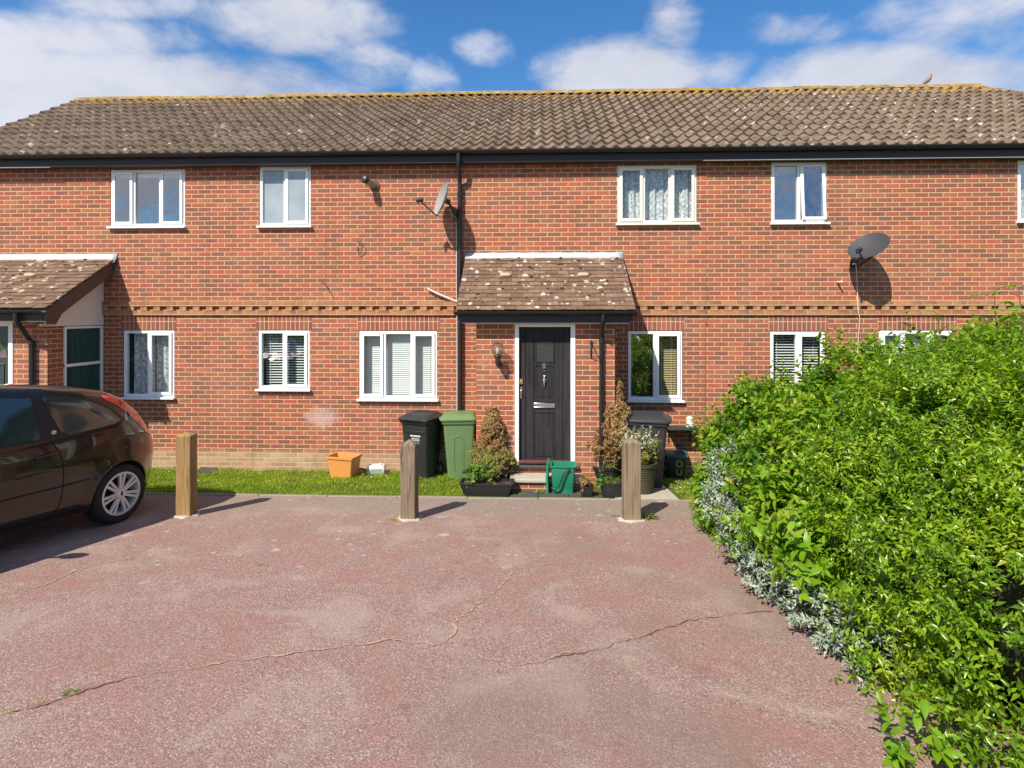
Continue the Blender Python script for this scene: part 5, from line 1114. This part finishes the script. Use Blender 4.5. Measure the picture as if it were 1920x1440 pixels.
# hedge plants
BROAD = [(2.85, -2.85, .85, 1.0, .85, .95), (2.45, -2.95, .95, .55, .6, .74), (2.62, -3.45, .78, .80, .8, .82), (3.9, -3.3, 1.12, 1.5, 1.2, 1.11), (5.0, -3.4, 1.2, 1.5, 1.3, 1.2), (2.75, -4.2, .92, .95, .9, .90), (3.6, -4.4, 1.22, 1.1, 1.0, .98)]
PRIV = [(3.1, -5.0, 1.12, 1.15, .85, 1.15), (2.70, -5.55, .95, .90, .75, .85), (2.75, -6.25, 1.02, .88, .75, .80), (3.6, -5.9, 1.35, 1.3, 1.0, 1.15), (2.9, -7.0, 1.2, .9, .8, 1.1), (4.3, -4.9, 1.45, 1.2, 1.1, 1.08)]
h1 = thing('broadleaf_shrub', 'large mid-green broad-leaved shrub at the house end of the hedge', 'shrub', (2.9, -3.3, gz(-3.3)))
P, N = blob_points(BROAD, 7600, .30); V, F = leaf_arrays(*twigs(P, N, 9, .17, .062, .039, .35, .8, .55), wide=True, fold=.12, curl=.3); A_ = (V, F)
P, N = blob_points(BROAD, 150, .12); B_ = leaf_arrays(*twigs(P, N, 14, .34, .075, .048, .9, .5, .45), wide=True, fold=.12, curl=.3); V = np.concatenate([A_[0], B_[0]]); F = np.concatenate([A_[1], B_[1]+len(A_[0])]); np_mesh('foliage', rel(V, h1), F, LM['broad'], h1)
o = core('core_filler', [tuple(b) for b in BROAD], .68, M['inner'], h1); o.location = -Vector(h1.location)
mb = MB()
for i in range(70):
    k = random.randrange(len(BROAD)); b = BROAD[k]; d = Vector((random.gauss(-.5, .6), random.gauss(-.4, .6), random.gauss(.7, .4))).normalized(); c = Vector(b[:3]); q = c + Vector((d.x*b[3], d.y*b[4], d.z*b[5]))*random.uniform(.95, 1.14); a = c + (q-c)*.7 + Vector((random.uniform(-.1, .1), random.uniform(-.1, .1), -.1))
    mb.tube([a-h1.location, (a+q)/2+Vector((0, 0, .03))-h1.location, q-h1.location], [.007, .005, .002], 5)
mb.build('stems', M['bark'], h1, angle=80)['kind'] = 'stuff'
h2 = thing('privet_hedge', 'yellow-green small-leaved privet hedge nearest the camera at the right', 'hedge', (2.9, -5.9, gz(-5.9)))
P, N = blob_points(PRIV, 13000, .28); V, F = leaf_arrays(*twigs(P, N, 12, .16, .042, .018, .45, .8, .5), fold=.25, curl=.3); A_ = (V, F)
P, N = blob_points(PRIV, 200, .12); B_ = leaf_arrays(*twigs(P, N, 18, .32, .05, .020, .8, .6, .5), fold=.2, curl=.3); V = np.concatenate([A_[0], B_[0]]); F = np.concatenate([A_[1], B_[1]+len(A_[0])]); np_mesh('foliage', rel(V, h2), F, LM['privet'], h2)
o = core('core_filler', PRIV, .68, M['inner'], h2); o.location = -Vector(h2.location)
mb = MB()
for i in range(90):
    k = random.randrange(len(PRIV)); b = PRIV[k]; d = Vector((random.gauss(-.6, .5), random.gauss(-.2, .6), random.gauss(.4, .5))).normalized(); c = Vector(b[:3]); q = c + Vector((d.x*b[3], d.y*b[4], d.z*b[5]))*random.uniform(.9, 1.08); a = c + (q-c)*.7
    mb.tube([a-h2.location, (a+q)/2+Vector((0, 0, .02))-h2.location, q-h2.location], [.006, .004, .002], 5)
mb.build('stems', M['bark'], h2, angle=80)['kind'] = 'stuff'
SILV = [(2.0, -3.5, .80, .30, .42, .46), (1.92, -4.0, .62, .25, .45, .28), (1.84, -4.5, .55, .17, .42, .16), (1.87, -5.05, .56, .15, .40, .13), (1.93, -5.5, .56, .15, .3, .12)]
h3 = thing('silver_shrub', 'low silver-grey leaved shrub along the foot of the hedge', 'shrub', (1.9, -4.2, gz(-4.2)))
P, N = blob_points(SILV, 1500, .5); V, F = leaf_arrays(*twigs(P, N, 10, .11, .048, .019, .6, .7, .5), fold=.2, curl=.2); np_mesh('foliage', rel(V, h3), F, LM['silver'], h3)
o = core('core_filler', SILV, .75, M['inner'], h3); o.location = -Vector(h3.location)
CREEP = [(2.08, -2.75, .58, .28, .36, .38), (2.0, -3.1, .48, .22, .3, .24)]
h4 = thing('creeper', 'bright lime-green leaves drooping at the far foot of the hedge', 'plant', (1.9, -2.8, gz(-2.8)))
P, N = blob_points(CREEP, 380, .5); V, F = leaf_arrays(*twigs(P, N, 7, .15, .075, .042, -.15, .9, .4, flat=.4), wide=True, fold=.1, curl=.5); np_mesh('foliage', rel(V, h4), F, LM['lime'], h4)
CREEP2 = [(1.93, -4.55, .98, .24, .45, .22), (1.93, -5.0, .92, .22, .3, .18)]
h5 = thing('creeper', 'bright green pointed leaves hanging over the silver shrub', 'plant', (2.0, -4.7, gz(-4.7)))
P, N = blob_points(CREEP2, 150, .5); V, F = leaf_arrays(*twigs(P, N, 7, .16, .085, .045, -.1, .9, .4, flat=.5), wide=True, fold=.1, curl=.5); np_mesh('foliage', rel(V, h5), F, LM['lime'], h5)
for pts, lab in (([(1690, 1420), (1720, 1415)], 'few bright leaves poking out at the foot of the privet hedge'),):
    g_ = GP(*pts[0]); BL = [(g_[0]+.10, g_[1]-.02, g_[2]+.10, .16, .12, .07)]
    h6 = thing('weed', lab, 'weed', tuple(g_)); P, N = blob_points(BL, 16, .7, False); V, F = leaf_arrays(*twigs(P, N, 5, .10, .075, .036, .2, .9, .4), wide=True, fold=.12, curl=.4); np_mesh('foliage', rel(V, h6), F, LM['lime'], h6)
# saplings sticking up out of the hedge
def sapling(px, pyt, y, zb_, label, n=9, lean=(0, 0), big=1.0):
    top = YP(px, pyt, y); b = Vector((top[0]-lean[0], y-lean[1], zb_)); top = Vector(top); t = thing('sapling', label, 'sapling', tuple(b), 0, 'maple saplings growing up through the hedge'); L = top-b
    mb = MB(); pts = [L*f+Vector((.02*math.sin(f*5), .02*math.cos(f*4), 0)) for f in (0, .3, .6, .85, 1.0)]; mb.tube(pts, [.012, .010, .007, .004, .002], 6)
    Ps, Ds, Ns, Ls, Ws = [], [], [], [], []
    for i in range(n):
        f = .35+.65*i/(n-1); p = L*f; a = i*2.4+px; r_ = (.16-.10*(f-.35))*big; d = Vector((math.cos(a), math.sin(a), .35)).normalized(); q = p+d*r_; mb.tube([p, p+d*r_*.6+Vector((0, 0, .01)), q], .0025, 5)
        sz = (.12-.055*(f-.35)/.65)*big; s_ = d.cross(Vector((0, 0, 1))).normalized()
        for ang, k in ((0, 1.0), (-.75, .85), (.75, .85), (-1.5, .55), (1.5, .55)):
            dd = (d*math.cos(ang)+s_*math.sin(ang)); dd.z = -.12+random.uniform(-.1, .1); Ps.append(q); Ds.append(dd); Ns.append((random.gauss(0, .2), random.gauss(0, .2), 1)); Ls.append(sz*k); Ws.append(sz*k*.42)
    mb.build('stem', M['bark'], t, angle=80); V, F = leaf_arrays(*[np.array([tuple(x) for x in Q]) if isinstance(Q[0], (Vector, tuple)) else np.array(Q) for Q in (Ps, Ds, Ns, Ls, Ws)], wide=True, fold=.08, curl=.3); np_mesh('foliage', V, F, LM['lime'], t)
sapling(1866, 545, -4.1, 1.7, 'slim maple sapling standing free above the hedge top', 11, (.03, .05), 1.15)
sapling(1912, 540, -4.5, 1.8, 'maple sapling at the far right edge above the hedge', 10, (-.05, .0), 1.3)
sapling(1760, 590, -3.9, 1.6, 'short leafy maple shoot left of the tall saplings', 10, (.0, .1), 1.1)

# grass
def grass_patch(name, n, region, label, hmin=.02, hmax=.055):
    P = []
    X_ = RNG.uniform(-9.6, 3.6, n); Y_ = RNG.uniform(YK-.018, .0, n); ok = region(X_, Y_) & (np.sin(X_*5.3+Y_*2)*np.sin(Y_*9-X_*1.7)+np.sin(X_*13.1)*np.sin(Y_*17) < RNG.uniform(.35, 1.6, n)); X_, Y_ = X_[ok], Y_[ok]; n = len(X_)
    dens = np.sin(X_*2.1)*np.sin(Y_*3.7+X_)+np.sin(X_*6.3+1)*.5; h = (hmin+(hmax-hmin)*RNG.random(n))*(1+.25*dens) + np.where(Y_ > -.10, .03, 0)*RNG.random(n)
    Pn = np.stack([X_, Y_, -SLOPE*Y_-.003], 1); D = np.stack([RNG.normal(size=n)*.4, RNG.normal(size=n)*.4, np.ones(n)], 1); Nn = RNG.normal(size=(n, 3)); Nn[:, 2] *= .2
    V, F = leaf_arrays(Pn, D, Nn, h, np.full(n, .006)+.003*RNG.random(n), fold=.05, curl=.5); o = np_mesh(name, V, F, LM['grass']); o['kind'] = 'stuff'; o['label'] = label; return o
grass_patch('grass', 62000, lambda x, y: ((x < -.9) | (x > 1.9)) & ~((x > px0-.02) & (x < px1) & (y > PY)) & ~((x < LX) & (y > LY)), 'short bright green grass in front of the brick wall')
def daisies(n, clusters):
    mb_v = []; mb_f = []; 
    Ps = []
    for px, py, sx, sy_, k in clusters:
        for _ in range(k): g_ = GP(px+random.gauss(0, sx), py+random.gauss(0, sy_)); Ps.append(g_)
    mb = MB()
    for g_ in Ps:
        if g_[1] > -.03 or g_[1] < YK: continue
        r = random.uniform(.008, .014); z = gz(g_[1])+random.uniform(.035, .06); tx, ty = random.uniform(-.3, .3), random.uniform(-.5, 0)
        mb.add([(g_[0], g_[1], z)]+[(g_[0]+r*math.cos(2*PI*q/8), g_[1]+r*math.sin(2*PI*q/8), z+tx*r*math.cos(2*PI*q/8)+ty*r*math.sin(2*PI*q/8)) for q in range(8)], [(0, 1+q, 1+(q+1) % 8) for q in range(8)])
    o = mb.build('daisies', M['white'], smooth=False); o['kind'] = 'stuff'; o['label'] = 'tiny white daisies scattered through the grass'
daisies(0, [(680, 893, 22, 5, 70), (725, 890, 15, 4, 20), (300, 884, 20, 4, 30), (480, 895, 120, 10, 40), (1270, 915, 25, 9, 80), (1290, 922, 18, 6, 50)])

# weeds in the tarmac and by the kerb
def tuft(px, py, label, n=30, r=.06, mat='herb', L=.035):
    g_ = GP(px, py); t = thing('weed', label, 'weed', tuple(g_)); a = RNG.uniform(0, 2*PI, n); rr = r*np.sqrt(RNG.random(n)); Pn = np.stack([np.cos(a)*rr*1.6, np.sin(a)*rr*.6, np.zeros(n)], 1); D = np.stack([np.cos(a)+RNG.normal(size=n)*.5, np.sin(a)+RNG.normal(size=n)*.5, .5+.7*RNG.random(n)], 1); Nn = np.tile([0, 0, 1.0], (n, 1))+RNG.normal(size=(n, 3))*.3
    V, F = leaf_arrays(Pn, D, Nn, np.full(n, L)*(.6+.8*RNG.random(n)), np.full(n, L*.4), curl=.4); np_mesh('foliage', V, F, LM[mat], t)
tuft(131, 1300, 'largest green weed in the long crack across the tarmac', 34, .035, 'herb', .02); tuft(70, 1322, 'small yellow-green weed in the crack left of the largest weed', 24, .03, 'deadgrn', .014); tuft(15, 1336, 'tiny weed in the crack at the left edge of the photo', 18, .025, 'deadgrn', .014); tuft(490, 1060, 'single small weed alone on the tarmac near the middle', 18, .03, 'herb', .02)
tuft(1212, 972, 'thin grass tuft at the foot of the greyish post', 14, .03, 'herb', .10); tuft(1155, 968, 'small weed left of the foot of the greyish post', 12, .03, 'herb', .03)
tuft(745, 975, 'dry tangled weed at the foot of the dark split post', 26, .05, 'deadgrn', .04)
tuft(975, 930, 'leafy weed growing from the kerb left of the caddy', 18, .05, 'herb', .05); tuft(1018, 926, 'taller weed at the kerb beside the open caddy lid', 22, .05, 'herb', .07); tuft(1082, 927, 'small bright weed between the caddy and the square pot', 16, .04, 'herb', .045)

# ------------------------------------------------------------------ pots and their plants
M['pot'] = plain('black_plant_pot', (0.020, 0.020, 0.022), .45, var=.25, scale=12); M['potgrn'] = plain('mossy_black_pot', (0.045, 0.048, 0.022), .6, var=.5, scale=10)
def pot(px, pyb, r0, r1, h, label, ribs=0, mat='pot', dy=0.0, square=False, oval=1.0, rz=0.0):
    g_ = GP(px, pyb); y = g_[1]+r0*oval*.6+dy; t = thing('plant_pot', label, 'pot', (g_[0], y, gz(y)+.004), math.radians(rz), 'plant pots beside the front door'); mb = MB()
    n = 28; f = (lambda r, z: rrect(2*r, 2*r*oval, r*.25, z)) if square else (lambda r, z: [(r*math.cos(2*PI*k/n), r*oval*math.sin(2*PI*k/n), z) for k in range(n)])
    L = [f(r0, 0)]
    if ribs:
        for i in range(ribs):
            a = (i+.2)/ribs*.84; b = (i+.7)/ribs*.84
            for q, dr in ((a, 0), (a+.012, .006), (b, .006), (b+.012, 0)): L.append(f(r0+(r1-r0)*q+dr, h*q))
    L += [f(r1*.97, h*.88), f(r1*1.04, h*.885), f(r1*1.05, h), f(r1*.95, h), f(r1*.9, h*.86)]; mb.loft(L, True, False); mb.build('pot_body', M[mat], t, angle=40)
    mb = MB(); mb.loft([f(r1*.90, h*.84), f(r1*.5, h*.88)]); mb.build('compost', M['soil'], t, angle=60)
    return t, (g_[0], y, gz(y)+.004+h*.86)
def conifer(base, H, R, label, n, mat, cat='conifer', greens=0, lean=0.0, prof=lambda f: (1-f)**.75*(1-.35*math.exp(-f*9))):
    t = thing('dead_conifer', label, cat, base, 0, 'dead potted conifers by the front door'); mb = MB(); mb.tube([(0, 0, -.03), (.01, 0, H*.4), (lean*.7, 0, H*.8)], [.022, .014, .005], 7)
    for q in range(26): f = .12+.7*q/26; a = q*2.4; r = R*prof(f)*.8; mb.tube([(lean*f, 0, H*f), (lean*f+r*math.cos(a), r*math.sin(a), H*f+r*.6)], [.005, .002], 4)
    mb.build('trunk', M['bark'], t, angle=80)
    def spray(n, lo, hi, mt, nm, rk=1.0):
        f = lo+(hi-lo)*RNG.random(n)**1.25; a = RNG.uniform(0, 2*PI, n); pr_ = np.array([prof(x) for x in f]); lm = 1+.20*np.sin(a*3+f*13)+.14*np.sin(a*7-f*29)+.1*np.sin(f*47); r = R*pr_*lm*(1-.5*RNG.random(n)**2)*rk
        P = np.stack([lean*f+r*np.cos(a), r*np.sin(a), H*f+.02*RNG.normal(size=n)], 1); N = np.stack([np.cos(a), np.sin(a), np.full(n, .4)], 1); V, F = leaf_arrays(*twigs(P, N, 8, .05, .032, .013, .55, .7, .5), fold=.2); np_mesh(nm, V, F, LM[mt], t)
    spray(n, .05, 1.0, mat, 'foliage')
    if greens: spray(greens, .02, .42, 'deadgrn', 'green_foliage', 1.12)
    return t
# left: dead conifer in round pot behind a tray of seedlings
t, c = pot(934, 915, .15, .17, .24, 'black ribbed pot holding the dead conifer left of the front door', 7, dy=.02)
conifer((c[0]-.09, c[1], c[2]-.03), .90, .295, 'brown dead conifer with green lower growth left of the front door', 2400, 'dead', greens=600)
g_ = GP(912, 931); t = thing('planter_tray', 'long shallow black tray of seedlings at the kerb left of the path', 'planter', (g_[0], g_[1]+.13, gz(g_[1]+.13)), math.radians(-2))
mb = MB(); mb.loft([rrect(.60, .21, .03, 0), rrect(.70, .26, .03, .155), rrect(.72, .28, .03, .156), rrect(.72, .28, .03, .175), rrect(.67, .23, .02, .175), rrect(.65, .22, .02, .13)]); mb.build('tray_body', M['pot'], t, angle=40); mb = MB(); mb.box(-.32, .32, -.10, .10, .12, .145); mb.build('compost', M['soil'], t)
tray_top = (g_[0], g_[1]+.13, gz(g_[1]+.13)+.145)
def herb(base, blobs, n, L, W, label, name='seedling_plants', mat='herb', wide=True, up=.8, cat='plant', k=6, tl=.07, group=None):
    t = thing(name, label, cat, base, 0, group); P, N = blob_points([(b[0]+base[0], b[1]+base[1], b[2]+base[2], *b[3:]) for b in blobs], n, .9, False); V, F = leaf_arrays(*twigs(P, N, k, tl, L, W, up, .5, .5), wide=wide, fold=.1, curl=.4); np_mesh('foliage', rel(V, t), F, LM[mat], t)
    mb = MB()
    for i in range(14): p = P[i % len(P)]-np.array(base); mb.tube([(p[0]*.5, p[1]*.5, -.01), (p[0]*.8, p[1]*.8, p[2]*.5), tuple(p)], [.004, .003, .002], 4)
    mb.build('stems', M['bark'], t, angle=80)['kind'] = 'stuff'; return t
herb(tray_top, [(-.16, -.02, .10, .16, .09, .12), (-.05, .02, .16, .12, .08, .14)], 70, .045, .026, 'leafy green seedlings growing in the long black tray')
herb(tray_top, [(.05, -.02, .20, .10, .08, .20), (-.02, .02, .30, .12, .07, .15)], 95, .028, .012, 'wispy yellow-green plant trailing from the long black tray', mat='deadgrn', wide=False)
# right: conifer pot, flowering pot, small pots
t, c = pot(1136, 914, .155, .215, .30, 'black ribbed pot holding the dead conifer right of the front door', 7, dy=.05)
conifer((c[0]+.05, c[1], c[2]-.03), 1.2, .275, 'tall brown dead conifer right of the front door under the window', 3600, 'dead', prof=lambda f: (.25+1.5*min(f/.33, 1)*.55)*(1 if f < .33 else ((1-f)/.67)**.8)*(1.0) if f < .78 else .22*((1-f)/.22)**.5+.02, lean=.12)
herb((c[0]-.02, c[1]-.02, c[2]-.01), [(0, -.08, .05, .18, .08, .07)], 46, .06, .008, 'low grassy weeds around the foot of the tall dead conifer', 'weed', 'deadgrn', False, 1.0, 'weed')
t, c = pot(1205, 928, .155, .205, .42, 'tall mossy ribbed pot behind the greyish post', 15, 'potgrn', dy=.03)
herb(c, [(-.12, -.04, .30, .16, .12, .22), (.06, -.02, .26, .18, .14, .20), (0, 0, .08, .17, .14, .09)], 330, .030, .014, 'bushy plant with pale leaves and whitish flowers in the tall mossy pot', 'flowering_plant', 'deadgrn', False)
tf = herb((c[0], c[1], c[2]), [(-.16, -.06, .42, .15, .11, .13), (.08, -.05, .40, .12, .12, .10), (-.04, -.06, .30, .20, .12, .14)], 110, .022, .016, 'pale pinkish white blossoms over the tall mossy pot', 'blossom', 'petal', True, .6, 'flowers', 5, .05)
t, c = pot(1150, 934, .135, .165, .20, 'wide oval dark pot with sparse seedlings at the kerb', 0, dy=.02, oval=.72)
herb(c, [(0, 0, .02, .12, .07, .03)], 26, .022, .012, 'sparse small seedlings in the wide oval pot', 'seedling_plants', 'herb')
t, c = pot(1100, 933, .065, .085, .15, 'small square black pot with reddish plants', 0, square=True)
herb(c, [(-.01, 0, .05, .09, .08, .06)], 60, .030, .013, 'reddish straggly plant in the small square pot', 'seedling_plants', 'succ', False)
herb((c[0]+.19, c[1]+.05, gz(c[1])+.12), [(0, 0, .03, .06, .05, .07)], 22, .04, .028, 'small bright green plant between the square pot and the oval pot', 'weed', 'herb', True, .5, 'weed')
